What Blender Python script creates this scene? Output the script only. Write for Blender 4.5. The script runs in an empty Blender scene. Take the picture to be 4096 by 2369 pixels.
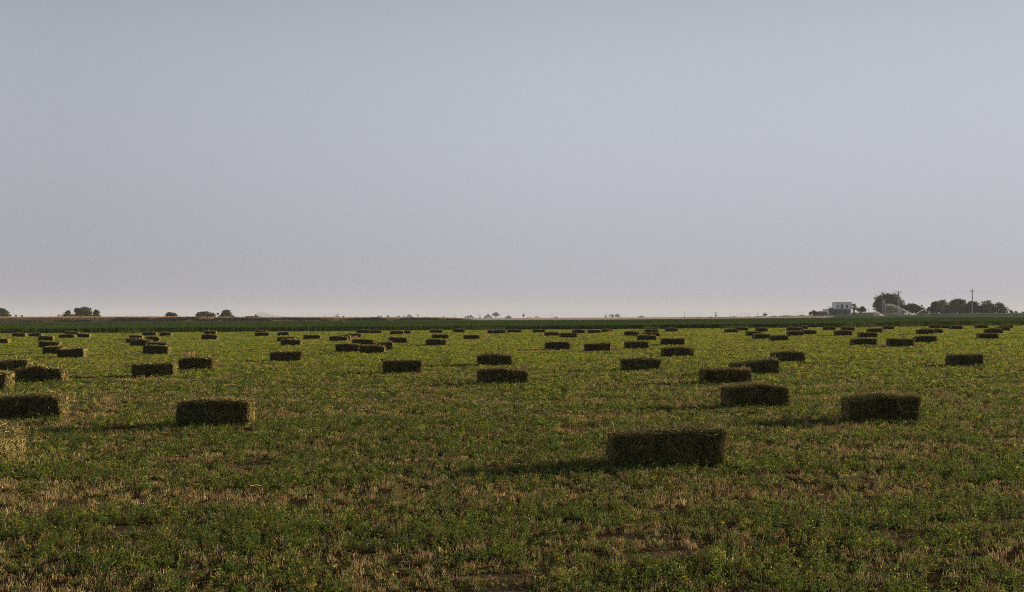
import bpy, math, random
import numpy as np
from mathutils import Vector, Matrix

random.seed(7)
RNG = np.random.default_rng(11)
SC = bpy.context.scene
COL = SC.collection
R = math.radians

# ------------------------------------------------------------------ camera geometry (photo pixels 4096 x 2369)
F, CX, CY = 4551.1, 2048.0, 1184.5
EYE = 1.6
PITCH = math.atan((1271 - CY) / F)
ROLL = R(0.24)
_fwd = np.array([0, math.cos(PITCH), math.sin(PITCH)])
_up0 = np.array([0, -math.sin(PITCH), math.cos(PITCH)])
_rt0 = np.array([1.0, 0, 0])
RT = math.cos(ROLL) * _rt0 - math.sin(ROLL) * _up0
UP = math.sin(ROLL) * _rt0 + math.cos(ROLL) * _up0
FW = _fwd
CAM = np.array([0, 0, EYE])

SUN_ELEV, SUN_AZ = R(9.8), R(24.0)      # azimuth measured from +X towards +Y (beyond the bales)
SUN_DIR = np.array([math.cos(SUN_ELEV) * math.cos(SUN_AZ), math.cos(SUN_ELEV) * math.sin(SUN_AZ), math.sin(SUN_ELEV)])


def sstep(a, b, t):
    t = np.clip((np.asarray(t, dtype=float) - a) / (b - a), 0, 1)
    return t * t * (3 - 2 * t)


def terrain(X, Y):
    X = np.asarray(X, dtype=float); Y = np.asarray(Y, dtype=float)
    s = sstep(0.0, 0.40, X / np.maximum(Y, 8.0))
    rise = 0.30 * sstep(35, 112, Y) + 0.15 * sstep(130, 420, Y) + 1.75 * sstep(425, 600, Y)
    return s * rise


def ray(px, py):
    d = FW + RT * (px - CX) / F - UP * (py - CY) / F
    return d / d[1]


def at(px, py, Y):
    """the point at depth Y (metres beyond the camera) seen at a photo pixel"""
    return CAM + ray(px, py) * Y


def ground_at(px, py, lift=0.0, ymax=2500.0):
    d = ray(px, py)
    lo, hi = 2.0, ymax
    f = lambda Y: CAM[2] + d[2] * Y - (float(terrain(d[0] * Y, Y)) + lift)
    if f(hi) > 0:
        return np.array([d[0] * hi, hi, float(terrain(d[0] * hi, hi))])
    for _ in range(60):
        m = 0.5 * (lo + hi)
        if f(m) > 0: lo = m
        else: hi = m
    return np.array([d[0] * lo, lo, float(terrain(d[0] * lo, lo))])


def project(P):
    q = np.asarray(P) - CAM
    z = q @ FW
    return CX + F * (q @ RT) / z, CY - F * (q @ UP) / z


def mpp(Y):
    return Y / F


# ------------------------------------------------------------------ noise
def _hash(i, j, seed):
    h = (i.astype(np.int64) * 374761393 + j.astype(np.int64) * 668265263 + seed * 974634777) & 0x7fffffff
    h = ((h ^ (h >> 13)) * 1274126177) & 0x7fffffff
    h = (h ^ (h >> 16)) & 0xffff
    return h / 65535.0


def vnoise(x, y, seed=0):
    xi = np.floor(x); yi = np.floor(y)
    fx = x - xi; fy = y - yi
    fx = fx * fx * (3 - 2 * fx); fy = fy * fy * (3 - 2 * fy)
    a = _hash(xi, yi, seed); b = _hash(xi + 1, yi, seed)
    c = _hash(xi, yi + 1, seed); d = _hash(xi + 1, yi + 1, seed)
    return (a * (1 - fx) + b * fx) * (1 - fy) + (c * (1 - fx) + d * fx) * fy


def fbm(x, y, seed=0, octs=3):
    s = 0; w = 0.5; t = 0
    for k in range(octs):
        s = s + w * vnoise(x * 2 ** k, y * 2 ** k, seed + k * 17); t += w; w *= 0.5
    return s / t


def bare(X, Y):
    """places where the soil shows"""
    return sstep(.745, .83, .72 * vnoise(X / .95, Y / .55, 81) + .28 * vnoise(X / .25, Y / .18, 82)) * (1 - sstep(20, 45, Y))


def greenness(X, Y):
    """how much regrown green there is in the mown field: patches drawn out along the mowing direction"""
    u = X + 0.10 * Y
    v = Y - 0.06 * X
    big = fbm(u / 7.0, v / 2.8, 3, 3)
    med = fbm(u / 1.7, v / 0.75, 9, 3)
    row = 0.5 + 0.5 * np.sin(v * 2 * math.pi / 2.9 + 2.2 * fbm(u / 14.0, v / 9.0, 21, 2))
    fine = fbm(u / 0.55, v / 0.40, 15, 2)
    lane = v / 4.3 + .35 * fbm(u / 30.0, v / 30.0, 33, 2)
    strip = np.exp(-((lane - np.floor(lane) - .5) / .085) ** 2) * sstep(.42, .62, vnoise(u / 9.0, np.floor(lane) * 3.7, 35))
    g = 0.24 * big + 0.32 * med + 0.38 * fine + 0.06 * row - .12 * strip
    return sstep(0.285, 0.63, g)


# ------------------------------------------------------------------ materials
def mat_new(name):
    m = bpy.data.materials.new(name); m.use_nodes = True
    nt = m.node_tree; nt.nodes.clear()
    out = nt.nodes.new('ShaderNodeOutputMaterial')
    return m, nt, out


def principled(nt, col=(0.5, 0.5, 0.5), rough=0.8, spec=0.2):
    p = nt.nodes.new('ShaderNodeBsdfPrincipled')
    p.inputs['Base Color'].default_value = (*col, 1)
    p.inputs['Roughness'].default_value = rough
    p.inputs['Specular IOR Level'].default_value = spec
    return p


def m_leaf(name, trans=0.35, rough=0.55, spec=0.12, attr='tint', gain=1.0):
    """thin plant matter: colour from the tint attribute, some light passes through"""
    m, nt, out = mat_new(name)
    a = nt.nodes.new('ShaderNodeAttribute'); a.attribute_name = attr
    g = nt.nodes.new('ShaderNodeMixRGB'); g.blend_type = 'MULTIPLY'; g.inputs[0].default_value = 1
    g.inputs[2].default_value = (gain, gain, gain, 1)
    nt.links.new(a.outputs['Color'], g.inputs[1])
    p = principled(nt, rough=rough, spec=spec); nt.links.new(g.outputs[0], p.inputs['Base Color'])
    t = nt.nodes.new('ShaderNodeBsdfTranslucent'); nt.links.new(g.outputs[0], t.inputs['Color'])
    mx = nt.nodes.new('ShaderNodeMixShader'); mx.inputs[0].default_value = trans
    nt.links.new(p.outputs[0], mx.inputs[1]); nt.links.new(t.outputs[0], mx.inputs[2])
    nt.links.new(mx.outputs[0], out.inputs['Surface'])
    return m


def m_noise(name, c1, c2, scale=3.0, rough=0.85, spec=0.15, bump=0.3, detail=6, stretch=(1, 1, 1), dist=0.02):
    m, nt, out = mat_new(name)
    tc = nt.nodes.new('ShaderNodeTexCoord'); mp = nt.nodes.new('ShaderNodeMapping')
    mp.inputs['Scale'].default_value = stretch
    n = nt.nodes.new('ShaderNodeTexNoise'); n.inputs['Scale'].default_value = scale; n.inputs['Detail'].default_value = detail
    r = nt.nodes.new('ShaderNodeValToRGB')
    r.color_ramp.elements[0].position = 0.32; r.color_ramp.elements[0].color = (*c1, 1)
    r.color_ramp.elements[1].position = 0.68; r.color_ramp.elements[1].color = (*c2, 1)
    p = principled(nt, rough=rough, spec=spec)
    b = nt.nodes.new('ShaderNodeBump'); b.inputs['Strength'].default_value = bump; b.inputs['Distance'].default_value = dist
    L = nt.links.new
    L(tc.outputs['Object'], mp.inputs[0]); L(mp.outputs[0], n.inputs['Vector']); L(n.outputs['Fac'], r.inputs[0])
    L(r.outputs[0], p.inputs['Base Color']); L(n.outputs['Fac'], b.inputs['Height']); L(b.outputs[0], p.inputs['Normal'])
    L(p.outputs[0], out.inputs['Surface'])
    return m


def m_ground():
    m, nt, out = mat_new('soil_and_plain')
    L = nt.links.new
    a = nt.nodes.new('ShaderNodeAttribute'); a.attribute_name = 'tint'
    tc = nt.nodes.new('ShaderNodeTexCoord')
    n1 = nt.nodes.new('ShaderNodeTexNoise'); n1.inputs['Scale'].default_value = 9; n1.inputs['Detail'].default_value = 9
    n1.inputs['Roughness'].default_value = 0.7
    n2 = nt.nodes.new('ShaderNodeTexNoise'); n2.inputs['Scale'].default_value = 70; n2.inputs['Detail'].default_value = 5
    L(tc.outputs['Object'], n1.inputs['Vector']); L(tc.outputs['Object'], n2.inputs['Vector'])
    r = nt.nodes.new('ShaderNodeValToRGB')
    r.color_ramp.elements[0].position = 0.3; r.color_ramp.elements[0].color = (0.55, 0.52, 0.5, 1)
    r.color_ramp.elements[1].position = 0.72; r.color_ramp.elements[1].color = (1.35, 1.32, 1.25, 1)
    L(n1.outputs['Fac'], r.inputs[0])
    mu = nt.nodes.new('ShaderNodeMixRGB'); mu.blend_type = 'MULTIPLY'; mu.inputs[0].default_value = 1
    L(a.outputs['Color'], mu.inputs[1]); L(r.outputs[0], mu.inputs[2])
    p = principled(nt, rough=1.0, spec=0.0)
    L(mu.outputs[0], p.inputs['Base Color'])
    ad = nt.nodes.new('ShaderNodeMath'); ad.operation = 'ADD'
    L(n1.outputs['Fac'], ad.inputs[0]); L(n2.outputs['Fac'], ad.inputs[1])
    b = nt.nodes.new('ShaderNodeBump'); b.inputs['Strength'].default_value = 0.8; b.inputs['Distance'].default_value = 0.03
    L(ad.outputs[0], b.inputs['Height']); L(b.outputs[0], p.inputs['Normal'])
    L(p.outputs[0], out.inputs['Surface'])
    return m


M = {}
M['ground'] = m_ground()
M['grass'] = m_leaf('alfalfa_leaf', 0.46, 0.6, 0.03, gain=1.22)
M['stubble'] = m_leaf('dry_stubble', 0.22, 0.8, 0.03, gain=1.16)
M['hay'] = m_leaf('hay', 0.08, 0.8, 0.02)
M['hay_core'] = m_noise('hay_core', (0.022, 0.020, 0.008), (0.076, 0.065, 0.027), 34, 0.95, 0.03, 1.0, 8, (1.0, 0.5, 0.35), 0.03)
_nt = M['hay_core'].node_tree      # cut ends are paler hay; per-vertex tint also paints sunlight on ends and top
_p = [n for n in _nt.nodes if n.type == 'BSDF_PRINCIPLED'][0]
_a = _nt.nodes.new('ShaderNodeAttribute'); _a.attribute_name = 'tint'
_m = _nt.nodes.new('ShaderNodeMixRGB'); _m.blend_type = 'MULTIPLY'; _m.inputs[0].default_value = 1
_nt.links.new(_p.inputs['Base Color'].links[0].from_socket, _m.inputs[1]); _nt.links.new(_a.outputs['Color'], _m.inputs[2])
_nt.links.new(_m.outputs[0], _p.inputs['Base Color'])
M['crop'] = m_leaf('crop_blade', 0.14, 0.8, 0.0)
M['bank_grass'] = m_leaf('bank_grass', 0.25, 0.8, 0.01)
M['bank'] = m_noise('bank_earth', (0.030, 0.024, 0.009), (0.075, 0.052, 0.020), 0.8, 0.95, 0.05, 0.8, 8, (1, 1, 1), 0.2)
M['tree_leaf'] = m_leaf('tree_leaf', 0.34, 0.6, 0.04)
M['bark'] = m_noise('bark', (0.05, 0.04, 0.03), (0.13, 0.105, 0.08), 2.5, 0.9, 0.1, 0.7, 6, (4, 4, 1), 0.05)
M['plaster'] = m_noise('white_plaster', (0.82, 0.83, 0.85), (0.90, 0.90, 0.90), 0.9, 0.85, 0.1, 0.25, 8)
M['rust_plaster'] = m_noise('parapet_cap', (0.30, 0.25, 0.20), (0.42, 0.35, 0.28), 1.2, 0.9, 0.1, 0.3)
M['mud_grey'] = m_noise('grey_mud_render', (0.115, 0.108, 0.085), (0.185, 0.172, 0.135), 1.1, 0.95, 0.05, 0.5, 9)
M['mud_brown'] = m_noise('brown_mud_render', (0.16, 0.125, 0.10), (0.24, 0.19, 0.155), 1.3, 0.95, 0.05, 0.5, 9)
M['brick'] = m_noise('mud_brick', (0.20, 0.15, 0.125), (0.29, 0.225, 0.185), 2.4, 0.95, 0.05, 0.6, 9, (0.6, 0.6, 3))
M['cap'] = m_noise('wall_cap', (0.10, 0.065, 0.045), (0.17, 0.11, 0.08), 2, 0.9, 0.05, 0.3)
M['sheet_roof'] = m_noise('sheet_roof', (0.50, 0.52, 0.54), (0.66, 0.68, 0.70), 1.4, 0.5, 0.4, 0.1)
M['opening'] = m_noise('dark_opening', (0.022, 0.020, 0.016), (0.045, 0.040, 0.032), 1.5, 0.5, 0.3, 0.1)
M['rail'] = m_noise('rail_paint', (0.38, 0.35, 0.33), (0.5, 0.46, 0.43), 3, 0.6, 0.3, 0.1)
M['red_rust'] = m_noise('rust_red', (0.20, 0.07, 0.05), (0.30, 0.12, 0.09), 5, 0.7, 0.2, 0.2)
M['concrete'] = m_noise('pole_concrete', (0.33, 0.31, 0.28), (0.46, 0.43, 0.39), 2.0, 0.9, 0.1, 0.3, 8, (1, 1, 0.3))
M['wood'] = m_noise('pole_wood', (0.09, 0.07, 0.055), (0.17, 0.135, 0.105), 3.0, 0.85, 0.1, 0.4, 6, (4, 4, 0.4))
M['steel'] = m_noise('galvanised_steel', (0.25, 0.25, 0.25), (0.36, 0.36, 0.36), 5, 0.5, 0.4, 0.1)
M['dark_iron'] = m_noise('dark_iron', (0.05, 0.045, 0.04), (0.09, 0.08, 0.07), 5, 0.6, 0.3, 0.1)
M['insulator'] = m_noise('brown_insulator', (0.07, 0.035, 0.022), (0.11, 0.06, 0.04), 8, 0.3, 0.5, 0.05)
M['transformer'] = m_noise('transformer_grey', (0.34, 0.36, 0.38), (0.48, 0.50, 0.52), 4, 0.5, 0.3, 0.1)
M['white_sack'] = m_noise('white_plastic', (0.68, 0.68, 0.68), (0.82, 0.82, 0.81), 2, 0.5, 0.3, 0.5, 5, (1, 1, 1), 0.1)
M['hill'] = m_noise('hill_rock', (0.035, 0.036, 0.036), (0.06, 0.06, 0.058), 0.012, 0.95, 0.03, 0.6, 10, (1, 1, 1), 8)
M['cloth_dark'] = m_noise('dark_cloth', (0.014, 0.014, 0.016), (0.03, 0.03, 0.034), 6, 0.9, 0.1, 0.3)
M['cloth_pale'] = m_noise('pale_cloth', (0.38, 0.40, 0.45), (0.5, 0.52, 0.56), 6, 0.9, 0.1, 0.3)
M['skin'] = m_noise('skin', (0.30, 0.18, 0.12), (0.38, 0.24, 0.17), 8, 0.6, 0.3, 0.1)
M['bird'] = m_noise('dark_feather', (0.03, 0.028, 0.026), (0.06, 0.055, 0.05), 30, 0.8, 0.1, 0.1)


def m_water():
    m, nt, out = mat_new('water_spray')
    p = principled(nt, (0.92, 0.93, 0.94), 0.35, 0.5)
    t = nt.nodes.new('ShaderNodeBsdfTranslucent'); t.inputs['Color'].default_value = (0.95, 0.96, 0.97, 1)
    n = nt.nodes.new('ShaderNodeTexNoise'); n.inputs['Scale'].default_value = 2
    r = nt.nodes.new('ShaderNodeMapRange'); r.inputs['To Min'].default_value = 0.4; r.inputs['To Max'].default_value = 0.65
    mx = nt.nodes.new('ShaderNodeMixShader')
    nt.links.new(n.outputs['Fac'], r.inputs['Value']); nt.links.new(r.outputs[0], mx.inputs[0])
    nt.links.new(p.outputs[0], mx.inputs[1]); nt.links.new(t.outputs[0], mx.inputs[2])
    nt.links.new(mx.outputs[0], out.inputs['Surface'])
    return m


M['water'] = m_water()


# ------------------------------------------------------------------ object helpers
def tag(o, label=None, cat=None, group=None, kind=None):
    if label: o['label'] = label
    if cat: o['category'] = cat
    if group: o['group'] = group
    if kind: o['kind'] = kind
    return o


def empty(name, loc, label=None, cat=None, group=None, rz=0.0):
    o = bpy.data.objects.new(name, None); COL.objects.link(o)
    o.location = [float(c) for c in loc]; o.rotation_euler = (0, 0, rz)
    o.empty_display_size = 0.2
    return tag(o, label, cat, group)


def np_mesh(name, V, faces, mats, tint=None, smooth=False, mat_idx=None):
    """V (n,3); faces = list of integer arrays (m,3) or (m,4); tint (n,3) per vertex"""
    me = bpy.data.meshes.new(name)
    V = np.asarray(V, dtype=np.float32)
    me.vertices.add(len(V)); me.vertices.foreach_set('co', V.ravel())
    faces = [np.asarray(f, dtype=np.int32) for f in faces if len(f)]
    nl = sum(f.size for f in faces); nf = sum(len(f) for f in faces)
    me.loops.add(nl); me.polygons.add(nf)
    me.loops.foreach_set('vertex_index', np.concatenate([f.ravel() for f in faces]))
    tot = np.concatenate([np.full(len(f), f.shape[1], dtype=np.int32) for f in faces])
    st = np.zeros(nf, dtype=np.int32); st[1:] = np.cumsum(tot)[:-1]
    me.polygons.foreach_set('loop_start', st); me.polygons.foreach_set('loop_total', tot)
    for m in (mats if isinstance(mats, (list, tuple)) else [mats]): me.materials.append(m)
    if mat_idx is not None: me.polygons.foreach_set('material_index', np.asarray(mat_idx, dtype=np.int32))
    if smooth: me.polygons.foreach_set('use_smooth', np.ones(nf, dtype=bool))
    me.update(calc_edges=True)
    if tint is not None:
        a = me.attributes.new('tint', 'FLOAT_COLOR', 'POINT')
        c = np.ones((len(V), 4), dtype=np.float32); c[:, :3] = tint
        a.data.foreach_set('color', c.ravel())
    me.validate()
    return me


def link(name, me, parent=None, loc=(0, 0, 0)):
    o = bpy.data.objects.new(name, me); COL.objects.link(o)
    o.location = [float(c) for c in loc]
    if parent is not None: o.parent = parent
    return o


class MB:
    """small hand-made pieces: boxes, tubes, prisms collected into one mesh"""
    def __init__(s): s.v = []; s.f = []

    def box(s, x0, x1, y0, y1, z0, z1):
        n = len(s.v)
        s.v += [(x, y, z) for z in (z0, z1) for x, y in ((x0, y0), (x1, y0), (x1, y1), (x0, y1))]
        s.f += [(n, n + 3, n + 2, n + 1), (n + 4, n + 5, n + 6, n + 7), (n, n + 1, n + 5, n + 4), (n + 1, n + 2, n + 6, n + 5),
                (n + 2, n + 3, n + 7, n + 6), (n + 3, n, n + 4, n + 7)]
        return s

    def hexa(s, pts):
        n = len(s.v); s.v += [tuple(p) for p in pts]
        s.f += [(n, n + 3, n + 2, n + 1), (n + 4, n + 5, n + 6, n + 7), (n, n + 1, n + 5, n + 4), (n + 1, n + 2, n + 6, n + 5),
                (n + 2, n + 3, n + 7, n + 6), (n + 3, n, n + 4, n + 7)]
        return s

    def tube(s, pts, radii, k=7):
        pts = [Vector(p) for p in pts]
        if not isinstance(radii, (list, tuple)): radii = [radii] * len(pts)
        rings = []
        for i, p in enumerate(pts):
            d = (pts[min(i + 1, len(pts) - 1)] - pts[max(i - 1, 0)])
            d = d.normalized() if d.length > 1e-9 else Vector((0, 0, 1))
            a = d.orthogonal().normalized(); b = d.cross(a)
            n = len(s.v)
            for j in range(k):
                t = 2 * math.pi * j / k
                s.v.append(tuple(p + (a * math.cos(t) + b * math.sin(t)) * radii[i]))
            rings.append(n)
        for r0, r1 in zip(rings, rings[1:]):
            # align the rings: orthogonal() may flip, pick the offset with least twist
            best = min(range(k), key=lambda o: (Vector(s.v[r0]) - Vector(s.v[r1 + o])).length)
            for j in range(k):
                s.f.append((r0 + j, r0 + (j + 1) % k, r1 + (j + 1 + best) % k, r1 + (j + best) % k))
        s.f.append(tuple(rings[0] + j for j in reversed(range(k))))
        s.f.append(tuple(rings[-1] + j for j in range(k)))
        return s

    def ball(s, c, r, nu=8, nv=6, sz=1.0):
        n = len(s.v)
        for i in range(nv + 1):
            t = math.pi * i / nv
            for j in range(nu):
                p = 2 * math.pi * j / nu
                s.v.append((c[0] + r * math.sin(t) * math.cos(p), c[1] + r * math.sin(t) * math.sin(p), c[2] + r * sz * math.cos(t)))
        for i in range(nv):
            for j in range(nu):
                s.f.append((n + i * nu + j, n + (i + 1) * nu + j, n + (i + 1) * nu + (j + 1) % nu, n + i * nu + (j + 1) % nu))
        return s

    def build(s, name, mat, parent=None, loc=(0, 0, 0), smooth=False):
        me = bpy.data.meshes.new(name); me.from_pydata(s.v, [], s.f); me.materials.append(mat)
        if smooth:
            for p in me.polygons: p.use_smooth = True
        me.update()
        return link(name, me, parent, loc)


def unit(v):
    return v / np.maximum(np.linalg.norm(v, axis=-1, keepdims=True), 1e-9)


def rand_dir(n):
    return unit(RNG.normal(size=(n, 3)))


def diamonds(C, U, W):
    """flat leaflets: centre C, half-length vector U, half-width vector W -> verts, quads"""
    n = len(C)
    V = np.stack([C - U, C + W - U * 0.15, C + U, C - W - U * 0.15], 1).reshape(-1, 3)
    return V, np.arange(4 * n).reshape(n, 4)


def blades(B, T, W):
    """pointed blades: base B, tip T, half-width vector W -> verts, tris"""
    n = len(B)
    V = np.stack([B - W, B + W, T], 1).reshape(-1, 3)
    return V, np.arange(3 * n).reshape(n, 3)


def straws(A, B, W):
    n = len(A)
    V = np.stack([A - W, A + W, B + W * 0.8, B - W * 0.8], 1).reshape(-1, 3)
    return V, np.arange(4 * n).reshape(n, 4)


def pick(cols, n, jit=0.18):
    cols = np.asarray(cols, dtype=float)
    c = cols[RNG.integers(0, len(cols), n)]
    return c * (1 + RNG.normal(0, jit, (n, 1))).clip(0.4, 1.8)


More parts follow.
